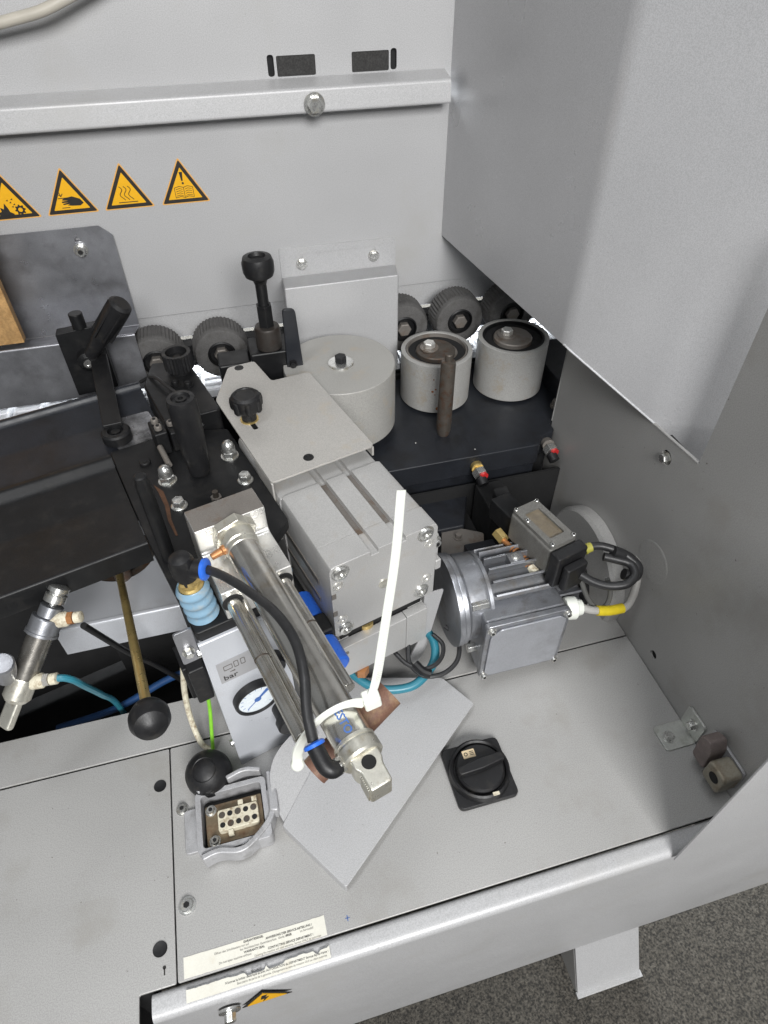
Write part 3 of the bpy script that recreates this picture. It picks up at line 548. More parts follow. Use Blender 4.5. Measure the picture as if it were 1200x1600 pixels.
for p, q, w_ in (((-.012, -.010), (.003, .002), .0012), ((.0, .0), (.012, .010), .0042)):
    p, q = Vector(p), Vector(q); d_ = (q-p).normalized(); n_ = Vector((-d_.y, d_.x))*w_/2
    b.prism([(.0515+k.x, .1235+k.y) for k in (p-n_*.5, q-n_, q+n_, p+n_*.5)], .3426, .3429, XZ)
b.prism(circ(.0515, .1235, .0036, 16), .3424, .3426, XZ)
P(ga, 'needle', b, INKB)
b = MB()
for i in range(13):
    an = R(225-i*22.5); b.obox((.0515+.0165*math.cos(an), .34285, .1235+.0165*math.sin(an)), (.0014*math.cos(an), 0, .0014*math.sin(an)), (0, .0001, 0), (-.0002*math.sin(an), 0, .0002*math.cos(an)))
P(ga, 'scale', b, INKB)
P(g, 'regulator_knob', MB().lathe((.073, .3495, .170), Y, [(.0125, 0), (.0125, .010), (.0115, .013), (0, .013)], 28), RUBBER)
P(g, 'regulator_knob', MB().lathe((.078, .3495, .078), Y, [(.015, 0), (.015, .014), (.0175, .016), (.0175, .024), (.016, .026), (0, .026)], 28), RUBBER)
P(g, 'grey_knob', MB().lathe((.0850, .3235, .058), Y, [(.0125, 0), (.0135, .004), (.0135, .010), (.010, .0135), (0, .0145)], 28), LGREY)
P(g, 'side_bracket', MB().prism(rpoly([(.000, .205), (.0163, .205), (.0163, .250), (.000, .250)], .003), .358, .3605, XZ), ZINC, .0004)
screw(g, (.0075, .358, .222), (0, -1, 0), .0042, .005)
P(g, 'switch_body', MB().box(.0, .0160, .362, .392, .130, .185), RUBBER, .002)
# ---------------------------------------------------------------- big compact cylinder and its cover plate
t = T('compact_cylinder', 'large square aluminium compact cylinder with two grooves on top', 'cylinder', (.207, .45, .14), 1)
def prof(x0, x1, z0, z1, ch=.006):
    return [(x0, z0+ch*.5), (x0+ch*.5, z0), (x1-ch*.5, z0), (x1, z0+ch*.5), (x1, z1-ch), (x1-ch*.3, z1-ch*.3), (x1-ch, z1), (.2295, z1), (.2295, z1-.006), (.2215, z1-.006), (.2215, z1), (.1990, z1), (.1990, z1-.006), (.1905, z1-.006), (.1905, z1), (x0+ch, z1), (x0+ch*.3, z1-ch*.3), (x0, z1-ch)]
P(t, 'front_cap', MB().prism(prof(.1465, .2670, .1405, .2500), .357, .3865, XZ), ALU, .0007)
P(t, 'body', MB().prism(prof(.1470, .2665, .1410, .2494), .3869, .4705, XZ), ALU, .0006)
P(t, 'rear_cap', MB().prism(prof(.1455, .2640, .1395, .2470), .4709, .590, XZ), ALU, .0006)
for x0, x1 in ((.1907, .1988), (.2217, .2293)): P(t, 'groove_shade', MB().box(x0, x1, .3875, .4700, .2434, .2438), ALUD)  # dark strips paint in the shade at the bottom of the grooves
for z0, z1 in ((.196, .204), (.168, .174)): P(t, 'side_groove', MB().box(.1460, .1474, .3871, .470, z0, z1), ALUD)
for x, z_ in ((.1575, .2385), (.2525, .2415), (.1585, .1500), (.2505, .1535)):
    o = P(t, 'corner_bolt', MB().lathe((x, .3572, z_), Y, [(.0098, 0), (.0098, .0004), (.0078, .0004), (.0072, .0030), (.0045, .0036), (.0040, .0012), (0, .0012)], 24), STEEL)
for x, z_ in ((.1535, .2210), (.2575, .2245), (.2565, .1705), (.1555, .1665), ):
    o = P(t, 'cap_screw', MB().lathe((x, .3572, z_), Y, [(.0066, 0), (.0066, .0003), (.0055, .0003), (.0052, .0014), (.0030, .0014), (.0028, .0003), (0, .0003)], 20), ALUB)
P(t, 'port_plug', MB().lathe((.2045, .3572, .1945), Y, [(.0065, 0), (.0062, .0012), (.003, .0020), (0, .0020)], 22), CLEV)
for z_ in (.208, .181): P(t, 'side_notch', MB().box(.1463, .1510, .3564, .3575, z_-.0035, z_+.0035), BEIGE if False else ALUD)
P(t, 'side_ear', MB().prism(rpoly([(.268, .160), (.279, .168), (.279, .215), (.268, .232)], .004), .370, .384, XZ), ALU, .001)
screw(t, (.2735, .3698, .208), (0, -1, 0), .0052, .005, hexs=False); P(t, 'ear_boss', MB().box(.268, .276, .358, .3695, .175, .190), ALU, .002)
k = T('cover_plate', 'warm grey sheet metal cover plate screwed over the compact cylinder', 'plate', (.2, .58, .262), 1); z = .262
poly = rpoly([(.143, .479), (.2635, .4795), (.265, .648), (.217, .653), (.2155, .707), (.181, .709), (.1435, .648)], .005)
P(k, 'sheet', MB().prism(poly, z, z+.0024, XY, [rpoly([(.161, .571), (.167, .571), (.167, .600), (.161, .600)], .0029)[::-1]]), PAINTB, .0006)
P(k, 'side_flange', MB().prism(rpoly([(.4795, .178), (.4975, .178), (.530, .2617), (.4795, .2617)], .002), .1430, .1452, YZ), PAINTB, .0005)
P(k, 'side_flange', MB().box(.2612, .2633, .480, .60, .250, .2617), PAINTB)
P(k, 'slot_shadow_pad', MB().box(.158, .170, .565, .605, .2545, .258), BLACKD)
for x, y in ((.193, .701), (.193, .4965)):
    o = P(k, 'countersunk_screw', MB().lathe((x, y, z+.0024), (0, 0, 1), [(.0058, 0), (.0055, .0006), (.0030, .0006), (.0028, .0002), (0, .0002)], 20), BLACK)
kb = P(k, 'star_knob', MB().lathe((.164, .592, z+.0024), (0, 0, 1), [(.0085, 0), (.0085, .010), (.0135, .014), (.0165, .019), (.0172, .026), (.0162, .032), (.0135, .0345), (.0115, .0342), (.011, .0335), (0, .0335)], 36), RUBBER)
b = MB()
for i in range(7): an = i*2*math.pi/7; b.lathe((.164+.0145*math.cos(an), .592+.0145*math.sin(an), z+.0170), (0, 0, 1), [(.0025, 0), (.0042, .003), (.0046, .010), (.0036, .0155), (.001, .0165)], 14)
P(kb, 'lobes', b, RUBBER)
P(k, 'brass_washer', MB().cyl((.164, .592, z+.0024), (.164, .592, z+.0038), .0105, n=24), BRASS)
# valve block, bracket flap, tubes and wires below
t = T('valve_block', 'milled aluminium valve block under the compact cylinder front', 'valve block', (.2, .36, .05), 1)
P(t, 'front_bar', MB().box(.1505, .2285, .3490, .3600, .072, .128), ALU, .0008); P(t, 'front_bar', MB().box(.2290, .2555, .3492, .3600, .070, .1285), ALU, .0008)
P(t, 'core', MB().box(.153, .253, .3605, .400, .060, .1385), BLACK)
P(t, 'top_bar', MB().box(.236, .2555, .3602, .392, .118, .129), ALU, .0008)
P(t, 'top_bar', MB().box(.1505, .163, .3602, .392, .118, .129), ALU, .0008)
P(t, 'brass_plug', MB().cyl((.186, .366, .128), (.186, .366, .134), .009, n=18), BRASS)
P(t, 'copper_plug', MB().box(.218, .232, .362, .375, .1386, .1395), BRONZE)
P(t, 'side_ring', MB().lathe((.1503, .378, .105), (-1, 0, 0), [(.019, 0), (.019, .004), (.016, .006), (.013, .006), (.012, .002), (0, .002)], 30), STEEL); P(t, 'ring_core', MB().cyl((.1478, .378, .105), (.1462, .378, .105), .0105), LBLUE)
P(t, 'elbow_nut', MB().cyl((.172, .3525, .0718), (.172, .3525, .060), .0085, n=6), BRONZE)
for x in (.1545, .2): P(t, 'pin', MB().cyl((x, .3488, .118), (x, .3483, .118), .0022, n=12), ALUD)
S('bracket_flap', 'pale tapered sheet metal flap beside the valve block', 'bracket', MB().prism(rpoly([(.2575, .140), (.2835, .133), (.2640, .028), (.2520, .004), (.2395, .022), (.2570, .060)], .003), .3590, .3610, XZ), PAINTW, (.26, .36, .004), 1, .0004)
t = T('blue_fittings', 'bright blue air fittings between guide rods and compact cylinder', 'fitting', (.133, .39, .15), 1)
P(t, 'barrel', MB().lathe((.132, .412, .152), Y, [(.0135, 0), (.0135, .030), (.0125, .032), (.0125, .034)], 24), BLUE); P(t, 'barrel', MB().lathe((.132, .352, .150), Y, [(.0120, 0), (.0125, .002), (.0125, .030), (.010, .032)], 24), DBLUE if False else BLUE)
P(t, 'body', MB().box(.120, .1445, .3525, .3775, .134, .166), RUBBER, .003); P(t, 'neck', MB().cyl((.132, .4125, .152), (.132, .445, .160), .010, .008), RUBBER); P(t, 'tip', MB().sphere((.132, .448, .163), .0085), LBLUE)
S('teal_air_hose', 'teal air hose curling round below the valve block', 'hose', MB().tube([(.064, .392, .052), (.080, .3755, .046), (.099, .3650, .044), (.128, .3620, .044), (.150, .3720, .048), (.164, .388, .050), (.168, .408, .055), (.160, .43, .06)], .0052, 14, 8), TEAL, (.12, .37, .04))
S('dark_blue_hose', 'dark blue air hose crossing the sump behind the brass lever', 'hose', MB().tube([(-.03, .47, .03), (-.09, .475, .012), (-.15, .478, -.004), (-.22, .470, -.03), (-.30, .48, -.06)], .0046, 12, 8), DBLUE, (-.12, .47, 0))
S('sensor_wire', 'black sensor wire looping wide towards the motor', 'wire', MB().tube([(.134, .400, .072), (.131, .382, .060), (.143, .3655, .054), (.165, .3635, .052), (.184, .3720, .054), (.194, .388, .056), (.195, .405, .060), (.186, .418, .063)], .0028, 10, 8), CABLE, (.15, .38, .05))
S('sensor_wire', 'black sensor wire in the tight loop beside the flap', 'wire', MB().tube([(.117, .397, .066), (.127, .381, .062), (.142, .3710, .060), (.158, .3720, .060), (.170, .381, .061), (.175, .395, .063), (.168, .409, .065)], .0026, 10, 8), CABLE, (.14, .38, .05))
S('wire_clip', 'small black clip bundling the sensor wires', 'clip', MB().tube([(.136, .3780, .063), (.142, .3680, .0605), (.150, .3630, .058)], .0052, 10, 5), RUBBER, (.143, .369, .05))
# ---------------------------------------------------------------- bench, rollers, conveyor, wheels
t = T('roller_bench', 'anthracite cast bench carrying the two pressure rollers', 'bench', (.26, .72, .10))
P(t, 'top', MB().prism(rpoly([(.02, .6230), (.392, .6230), (.400, .640), (.4265, .648), (.4265, .668), (.52, .668), (.52, .835), (.02, .835)], .006), .106, .140), BLUEBLK, .002)
P(t, 'lower_rib', MB().box(.175, .392, .629, .79, .076, .1055), BLUEBLK, .003)
P(t, 'web', MB().box(.19, .37, .650, .78, -.148, .0755), BLACK)
P(t, 'rear_rail', MB().box(-.70, .427, .8365, .8430, .098, .146), BLACK, .001)
P(t, 'light_stop_skirt', MB().box(.393, .56, .670, .676, -.148, .1055), BLACKD)  # added black panel, keeps outside light from leaking in at the bench corner
P(t, 'corner_block', MB().box(.46, .515, .70, .834, .1405, .172), BLUEBLK, .002)
for x, y in ((.225, .672), (.30, .637)): P(t, 'burr', MB().sphere((x, y, .1403), .0012, .5), STEEL)
screw(t, (.452, .70, .1402), (0, 0, 1), .006, .010, ALUD)
for x, z_, l in ((.298, .1165, 'red marked bolt with yellow sleeve on the middle of the bench front'), (.4115, .120, 'red marked bolt at the bench corner by the side wall')):
    yb = .6225 if x < .35 else .640
    q = T('marked_bolt', l, 'bolt', (x, yb, z_), 0, 'red marked bolts on the bench')
    P(q, 'sleeve', MB().cyl((x, yb, z_+.006), (x-.001, yb-.009, z_+.008), .0085, n=16), BRASS if x < .35 else ALUD)
    P(q, 'nut', MB().cyl((x, yb-.009, z_+.004), (x+.001, yb-.018, z_+.002), .0105, n=6), STEEL, .0006); P(q, 'red_tip', MB().cyl((x+.004, yb-.018, z_+.003), (x+.005, yb-.022, z_+.003), .0055, n=12), RED)
    P(q, 'cap', MB().cyl((x+.0005, yb-.0182, z_-.001), (x+.002, yb-.028, z_-.006), .0075, n=16), RUBBER)
t = T('drive_bracket', 'dark steel bracket plates under the bench behind the motor', 'bracket', (.26, .55, .06))
P(t, 'cross_bar', MB().box(.19, .345, .4790, .4870, .085, .100), BLUEBLK, .0008)
P(t, 'plate', MB().prism(rpoly([(.215, .520), (.270, .505), (.285, .545), (.235, .575)], .004), .064, .070), ALUD, .0008)
P(t, 'step', MB().box(.245, .285, .4980, .518, .052, .086), BLUEBLK, .001)
P(t, 'post', MB().box(.292, .330, .545, .605, .001, .105), BLACKD, .002); P(t, 'arm', MB().obox((.306, .515, .118), (.010, 0, 0), (0, .045, .010), (0, 0, .008)), BLACKD, .002)
P(t, 'wedge', MB().prism([(.205, .560), (.262, .560), (.290, .622), (.205, .622)], .055, .0755), BLUEBLK, .003)
P(t, 'foot', MB().box(.195, .285, .488, .612, .001, .0515), BLACKD)
screw(t, (.248, .545, .070), (0, 0, 1), .0045, .006, ALUD)
def roller(x, y, z0, h, r, label, rust):
    t = T('pressure_roller', label, 'roller', (x, y, .14), 0, 'pressure rollers on the bench')
    P(t, 'sleeve', MB().lathe((x, y, z0), (0, 0, 1), [(r-.010, .001), (r-.001, 0), (r, .001), (r, h-.001), (r-.0015, h), (r-.006, h), (r-.0065, h-.001), (r-.0068, h-.012), (.02, h-.012)], 64), SLEEVE)
    P(t, 'ring', MB().lathe((x, y, z0+h-.0118), (0, 0, 1), [(r-.0070, 0), (r-.0072, .0108), (r-.0095, .0110), (r-.0100, .006), (.024, .006)], 56), ALUD if rust else BLACK)
    P(t, 'bearing', MB().lathe((x, y, z0+h-.011), (0, 0, 1), [(r-.0105, 0), (r-.0105, .006), (.0305, .0062), (.030, .003), (0, .003)], 48), BLACKD)
    hb = P(t, 'hub', MB().lathe((x-.003, y-.004, z0+h-.0078), (0, 0, 1), [(.028, 0), (.028, .008), (.0265, .0095), (.012, .0100), (0, .0100)], 40), ALUD if not rust else RUSTY)
    P(t, 'washer', MB().cyl((x-.012, y-.001, z0+h+.0022), (x-.012, y-.001, z0+h+.0046), .0135, n=24), ALUD, .0004)
    P(t, 'bolt', MB().lathe((x-.012, y-.001, z0+h+.0046), (0, 0, 1), [(.0088, 0), (.0088, .0065), (.0075, .008), (0, .008)], 6), DIRTG if False else ALUB, .0006)
    P(t, 'foot', MB().cyl((x, y, .1402), (x, y, z0+.002), .032, n=28), BLACK)
    if rust:
        b = MB()
        for an, zz, s_ in ((-112, .057, .0016), (-113, .037, .0026), (-108, .041, .002), (-100, .024, .0022), (-103, .008, .0045), (-109, .032, .0014), (-96, .05, .001)):
            qd = Vector((math.cos(R(an)), math.sin(R(an)), 0)); b.lathe(Vector((x, y, z0+zz))+qd*(r-.0002), qd, [(s_*.8, 0), (s_*.6, .0004), (0, .0005)], 7, an)
        P(t, 'rust_spots', b, mat('rust_fleck', (.17, .06, .02), .8, 0, .3, 100))
roller(.2865, .7765, .1435, .0775, .0515, 'rust flecked grey pressure roller behind the steel pin', True)
roller(.4045, .7745, .1435, .0815, .0520, 'clean grey pressure roller next to the side wall', False)
S('steel_pin', 'dark rusty upright steel pin in front of the flecked roller', 'pin', MB().lathe((.2690, .682, .1402), (0, 0, 1), [(.0080, 0), (.0100, .008), (.0105, .020), (.0100, .112), (.0092, .117), (.0050, .118), (.0050, .127), (.0042, .128), (0, .128)], 24), RUSTY, (.269, .682, .14))
t = T('cap_wheel', 'wide flat grey drum cover with central washer and black bolt', 'drum', (.135, .735, .14))
P(t, 'drum', MB().lathe((.135, .735, .155), (0, 0, 1), [(.060, 0), (.0735, 0), (.0745, .001), (.0745, .0895), (.0735, .091), (0, .0912)], 72), CAPM)
P(t, 'washer', MB().lathe((.1365, .7320, .2462), (0, 0, 1), [(.0170, 0), (.0170, .0022), (.0160, .0028), (.007, .0028)], 32), STEEL); P(t, 'bolt', MB().lathe((.1365, .7320, .2488), (0, 0, 1), [(.0080, 0), (.0080, .0085), (.0070, .0095), (0, .0095)], 6), RUBBER, .0005)
P(t, 'spindle', MB().cyl((.135, .735, .1402), (.135, .735, .156), .035), BLACK)
# conveyor
t = T('chain_conveyor', 'black chain conveyor with bright white pads under the wheels', 'conveyor', (.1, .90, .13))
P(t, 'track', MB().box(-.72, 1.2, .846, .985, .10, .148), BLACK)
pm = MB(); pm.prism(rrect(0, 0, .040, .052, .003), 0, .010).box(-.016, .016, -.022, -.016, .010, .012).box(-.016, .016, -.006, .0, .010, .012).box(-.016, .016, .010, .016, .010, .012)
me = None
for i in range(42):
    x = -.70+i*.0445
    for y in (.876, .934):
        if me is None: me = pm.mesh('pad', (0, 0, 0), False); me.materials.append(PADW)
        o = bpy.data.objects.new('pad', me); COL.objects.link(o); o.parent = t; o.location = Vector((x, y, .1482))-BASE[t]
# wheels
def wheel(x, l, hz=.2185):
    t = T('toothed_roller', l, 'wheel', (x, .843, hz), 0, 'toothed rubber feed wheels'); Rr = .0398; b = MB(); n = 46; vv = []; ff = []; prof_ = [(.846, .50, 0), (.846, .84, 0), (.8475, .92, .2), (.851, .975, .7), (.856, 1., 1), (.884, 1., 1), (.884, .5, 0)]
    for yy, k_, rb in prof_:
        for i in range(n*2):
            q = Rr*k_-(.0016*rb if i % 2 else 0); vv.append((x+q*math.cos(math.pi*i/n), yy, hz+q*math.sin(math.pi*i/n)))
    M_ = n*2
    for a in range(len(prof_)-1):
        for i in range(M_): ff.append((a*M_+i, a*M_+(i+1) % M_, (a+1)*M_+(i+1) % M_, (a+1)*M_+i))
    b.add(vv, ff)
    P(t, 'tyre', b, TYRE)
    P(t, 'hub', MB().lathe((x, .884, hz), Y, [(.0199, 0), (.0199, .0385), (.0180, .0400), (.0165, .034), (.006, .034)], 32), BLACK); P(t, 'bolt', MB().lathe((x, .8505, hz), Y, [(.0108, 0), (.0108, .0075), (.0096, .009), (0, .009)], 6), ALUD, .0006)
for x, l in ((-.104, 'toothed grey feed wheel beside the zinc guard sheet'), (-.014, 'toothed grey feed wheel behind the tapered handle'), (.2580, 'toothed grey feed wheel half hidden by the pale pressed cover'), (.3475, 'toothed grey feed wheel between the two pressure rollers'), (.4340, 'toothed grey feed wheel under the hood edge')): wheel(x, l)
S('wheel_beam', 'black beam carrying the feed wheels along the rear wall', 'beam', MB().box(-.72, 1.1, .8985, .919, .176, .2110), BLACK, (0, .9, .2), 0, .001)
# pale pressed cover on the wall
t = T('pressed_cover', 'pale pressed metal cover hung on two wall screws', 'cover', (.177, .90, .15))
P(t, 'flange', MB().prism(rpoly([(.091, .2855), (.2640, .2855), (.2640, .328), (.091, .330)], .004), .9182, .9197, XZ, [rrect(.122, .3095, .006, .018, .0028)[::-1], rrect(.230, .3095, .006, .018, .0028)[::-1]]), PAINTW, .0003)
fa = [(.0845, .838, .155), (.2458, .838, .155), (.2458, .838, .3085), (.0845, .838, .3085), (.0910, .9181, .2875), (.2640, .9181, .2875), (.0910, .9181, .155), (.2640, .9181, .155)]
P(t, 'face', MB().add(fa, [(0, 1, 2, 3), (3, 2, 5, 4), (0, 3, 4, 6), (1, 7, 5, 2), (4, 5, 7, 6), (0, 6, 7, 1)]), PAINTW, .0025)

for x in (.122, .230): screw(t, (x, .9182, .3050), (0, -1, 0), .0062, .007)
# zinc guard sheet and wood at left
t = T('zinc_guard', 'dull zinc guard sheet bolted on the rear wall above the shelf', 'guard', (-.2, .90, .19))
P(t, 'upper_leaf', MB().prism(rpoly([(-.50, .2475), (-.122, .2475), (-.122, .374), (-.136, .387), (-.50, .387)], .001), .9125, .914, XZ, [rrect(-.166, .364, .007, .022, .0034)[::-1]]), ZINC)
P(t, 'lower_leaf', MB().sheet(fillet([(.9124, .2470), (.9110, .2455), (.842, .2700), (.838, .1870)], .004), .0014, -.50, -.122, YZ), ZINC)
P(t, 'wall_spacer', MB().box(-.49, -.14, .9142, .9196, .29, .37), ZINC)
screw(t, (-.166, .9125, .359), (0, -1, 0), .0066, .007, STEEL, hexs=False)
S('wood_scrap', 'small tan chipboard offcut propped against the zinc guard', 'wood', MB().box(-.47, -.259, .848, .862, .2735, .50), WOOD, (-.36, .855, .27), 0, .0008)
S('pale_cable', 'pale tan cable hanging across the upper corner of the rear wall', 'cable', MB().tube([(-.42, .913, .560), (-.30, .90, .578), (-.160, .888, .601), (-.10, .888, .616), (.0, .90, .66), (.1, .913, .75)], .0055, 12, 8), TAN, (-.1, .9, .6))
# ---------------------------------------------------------------- tape feed shelf (local frame)
t = T('feed_shelf', 'long black sheet metal tape feed shelf running to the base plate', 'shelf', (-.2, .56, .24), 1)
P(t, 'front_trough', MB().sheet(fillet([(.4855, .214), (.4805, .2445), (.56, .238), (.612, .243), (.622, .2515), (.629, .2505)], .004), -.0018, -.60, .0115, YZ), BLACK)
P(t, 'rear_trough', MB().sheet(fillet([(.633, .2300), (.640, .2385), (.70, .240), (.742, .2495), (.7465, .2560), (.7515, .2550)], .003), -.0018, -.60, .0765, YZ), BLUEBLK)
P(t, 'worn_strip', MB().prism(rpoly([(.022, .642), (.074, .642), (.072, .700), (.025, .703)], .004), .2425, .2432), mat('worn_bright_steel', (.30, .30, .31), .32, .7, .5, 35, .2, 500, .2, 300, (.03, .03, .03), .7, 28))
P(t, 'support', MB().box(-.59, .0, .664, .669, -.14, .234), BLACKD); P(t, 'support', MB().box(-.59, .07, .70, .706, .10, .236), BLACKD)
# clamp with lever
t = T('clamp_lever', 'black ribbed clamping lever on an upright clamp plate', 'clamp', (-.18, .80, .2))
P(t, 'plate', MB().prism(rpoly([(-.2085, .212), (-.156, .218), (-.1555, .307), (-.208, .302)], .002), .802, .818, XZ), BLACK, .001)
P(t, 'set_screw', MB().cyl((-.178, .808, .304), (-.178, .808, .324), .0085, n=16), BLACK, .001); P(t, 'hub', MB().lathe((-.179, .8015, .266), Y, [(.0135, 0), (.0125, .012), (.008, .016)], 24), BLACK)
P(t, 'hub_screw', MB().lathe((-.179, .786, .266), Y, [(.0052, 0), (.0052, .002), (.0026, .002), (.0026, .0008), (0, .0008)], 18), STEEL)
p0, p1 = Vector((-.177, .794, .270)), Vector((-.116, .774, .345)); b = MB().lathe(p0, p1-p0, [(.0075, 0), (.0090, .02), (.0120, .05), (.0145, .085), (.0138, .096), (.0100, .099), (0, .099)], 20)
lv = P(t, 'lever', b, RUBBER); ax = (p1-p0).normalized(); x_, y_ = perp(ax)
for k_ in range(7): an = k_*2*math.pi/7; q = x_*math.cos(an)+y_*math.sin(an); P(lv, 'rib', MB().obox(p0+ax*.068+q*.0130, ax*.026, ax.cross(q)*.0012, q*.0016), RUBBER)
P(t, 'guide_bar', MB().obox((-.1570, .7260, .2625), (.0105, .0012, 0), (-.0095, .072, .0050), (0, 0, .0022)), BLACK, .001)
S('tape_roller', 'small black tape roller ring lying on the feed shelf', 'roller', MB().lathe(W((.027, .662, .2437)), (0, 0, 1), [(.0165, 0), (.0165, .010), (.0145, .012), (.009, .012), (.0085, .008), (.005, .008), (.005, .011), (0, .011)], 30), BLACK, W((.027, .662, .2437)))
k = T('knurled_knob', 'black knurled adjusting knob on a brass neck above the shelf', 'knob', (-.066, .735, .20))
P(k, 'neck', MB().lathe((-.066, .735, .204), (0, 0, 1), [(.0118, 0), (.0118, .053), (.0100, .054), (.0100, .064)], 24), BRASS); b = MB(); pr_ = [(-.066+(.0178 if i % 2 else .0165)*math.cos(math.pi*i/26), .735+(.0178 if i % 2 else .0165)*math.sin(math.pi*i/26)) for i in range(52)]
P(k, 'grip', b.prism(pr_, .2725, .2940, XY, [circ(-.066, .735, .013, 24)[::-1]]), RUBBER); P(k, 'skirt', MB().lathe((-.066, .735, .2600), (0, 0, 1), [(.0120, 0), (.0135, .010), (.0135, .0125)], 28), RUBBER); P(k, 'cap', MB().lathe((-.066, .735, .2730), (0, 0, 1), [(.0130, 0), (.0130, .013), (.008, .012), (.004, .015), (0, .015)], 24), BLACK)
P(k, 'bracket', MB().box(-.098, -.048, .722, .760, .160, .2035), BLACK, .002)
k = T('height_spindle', 'tall black hand knob spindle in front of the pressed cover', 'spindle', (.048, .762, .2))
zz0 = .384
P(k, 'knob', MB().lathe((.049, .762, .354), (0, 0, 1), [(.0075, 0), (.0085, .004), (.0115, .007), (.0170, .0105), (.0190, .016), (.0192, .026), (.0170, .0325), (.0105, .0340), (.009, .0300), (0, .030)], 32), RUBBER)
P(k, 'shaft', MB().cyl((.049, .762, .326), (.049, .762, .3545), .0070, n=18).cyl((.049, .762, .298), (.049, .762, .327), .0102, n=6), BLACK, .0006); P(k, 'collar', MB().lathe((.049, .762, .268), (0, 0, 1), [(.0150, 0), (.0165, .002), (.0165, .027), (.0150, .030), (.0090, .031)], 32), mat('grimy_collar', (.045, .04, .036), .5, .4, .2, 60, .1, 600, .1, 500, (.03, .02, .015), .5, 60))
P(k, 'block', MB().box(.022, .078, .748, .795, .222, .2675), BLACK, .003); P(k, 'lower_rod', MB().cyl((.049, .760, .1402), (.049, .760, .2225), .0085), BLACK)
P(k, 'side_plate', MB().prism(rpoly([(.0665, .235), (.0885, .235), (.0850, .325), (.0690, .327)], .006), .742, .7475, XZ), BLUEBLK, .0012); screw(k, (.0745, .742, .250), (0, -1, 0), .0045, .004, BLACK, hexs=False)
P(k, 'arm', MB().box(-.02, .0218, .752, .790, .225, .255), BLACK, .003)
# ---------------------------------------------------------------- motor
m = T('electric_motor', 'cast aluminium electric motor with finned body and terminal box', 'motor', (.27, .43, .02)); mx_, my, mz = .27, .4325, .095
X = (1, 0, 0)
P(m, 'flange', MB().lathe((.188, my, mz), X, [(.045, 0), (.0555, .0005), (.0560, .002), (.0560, .006), (.0545, .007), (.0550, .008), (.0550, .012), (.052, .014)], 56), CAST)
P(m, 'end_bell', MB().lathe((.202, my, mz), X, [(.0505, 0), (.0520, .002), (.0515, .020), (.0500, .024), (.0510, .025), (.0510, .029), (.046, .031)], 56), CAST)
P(m, 'body', MB().cyl((.233, my, mz), (.340, my, mz), .0420, n=40), CASTD)
for i in range(20):
    an = R(i*18+9)
    if -70 < ((math.degrees(an)+180) % 360)-180 < 200 and not (180 < math.degrees(an) < 262):
        q = Vector((0, math.cos(an), math.sin(an))); P(m, 'fin', MB().obox(Vector((.287, my, mz))+q*.0452, (.052, 0, 0), Vector((0, -math.sin(an), math.cos(an)))*.0014, q*.0062), CAST, .0005)
P(m, 'fan_cowl', MB().lathe((.340, my, mz), X, [(.0520, 0), (.0520, .004), (.0500, .008), (.0430, .009), (0, .009)], 40), RUBBER)
P(m, 'lifting_pad', MB().box(.262, .280, my-.008, my+.008, mz+.040, mz+.0525), CAST, .001); screw(m, (.271, my, mz+.0525), (0, 0, 1), .004, .003)
tb = P(m, 'terminal_box', MB().box(.2140, .3120, .3720, .4050, .0220, .1200), CAST, .004)
ld = P(m, 'lid', MB().prism(rrect(.2630, .0710, .102, .102, .007), .3640, .3716, XZ), CAST, .0015)
P(ld, 'raised_panel', MB().prism(rpoly([(.2245, .0260), (.3050, .0260), (.3085, .0300), (.3085, .1080), (.3000, .1155), (.2290, .1155), (.2175, .1040), (.2175, .0330)], .003), .3615, .3641, XZ), LIDM, .0012)
for x, z_ in ((.2180, .1155), (.3085, .1165), (.2180, .0265), (.3085, .0265)): screw(ld, (x, .3640, z_), (0, -1, 0), .0038, .004, hexs=False)
P(m, 'cable_gland', MB().lathe((.3125, .3760, .108), (1, -.15, -.05), [(.0120, 0), (.0135, .003), (.0135, .012), (.010, .014), (.009, .020), (.006, .021)], 12), WHITE)
for z_, y_ in ((.064, .396), (.138, .401)): P(m, 'flange_bolt', MB().cyl((.204, y_-.008, z_-.012), (.224, y_-.008, z_-.012), .0058, n=6), STEEL, .0006)
P(m, 'foot', MB().box(.232, .335, .405, .46, .0005, .052), CASTD, .002)
t = T('motor_cable', 'grey motor cable with yellow tape wrap curving up the side wall', 'cable', (.36, .37, .1))
P(t, 'sheath', MB().tube([(.333, .3735, .106), (.345, .369, .102), (.367, .3655, .098), (.388, .3665, .096), (.403, .377, .102), (.412, .390, .116), (.410, .398, .134), (.398, .398, .146)], .0047, 12, 8), GREYC)
P(t, 'tape_wrap', MB().tube([(.351, .3675, .1009), (.367, .3655, .098), (.384, .3660, .0960)], .0060, 12, 6), YEL)
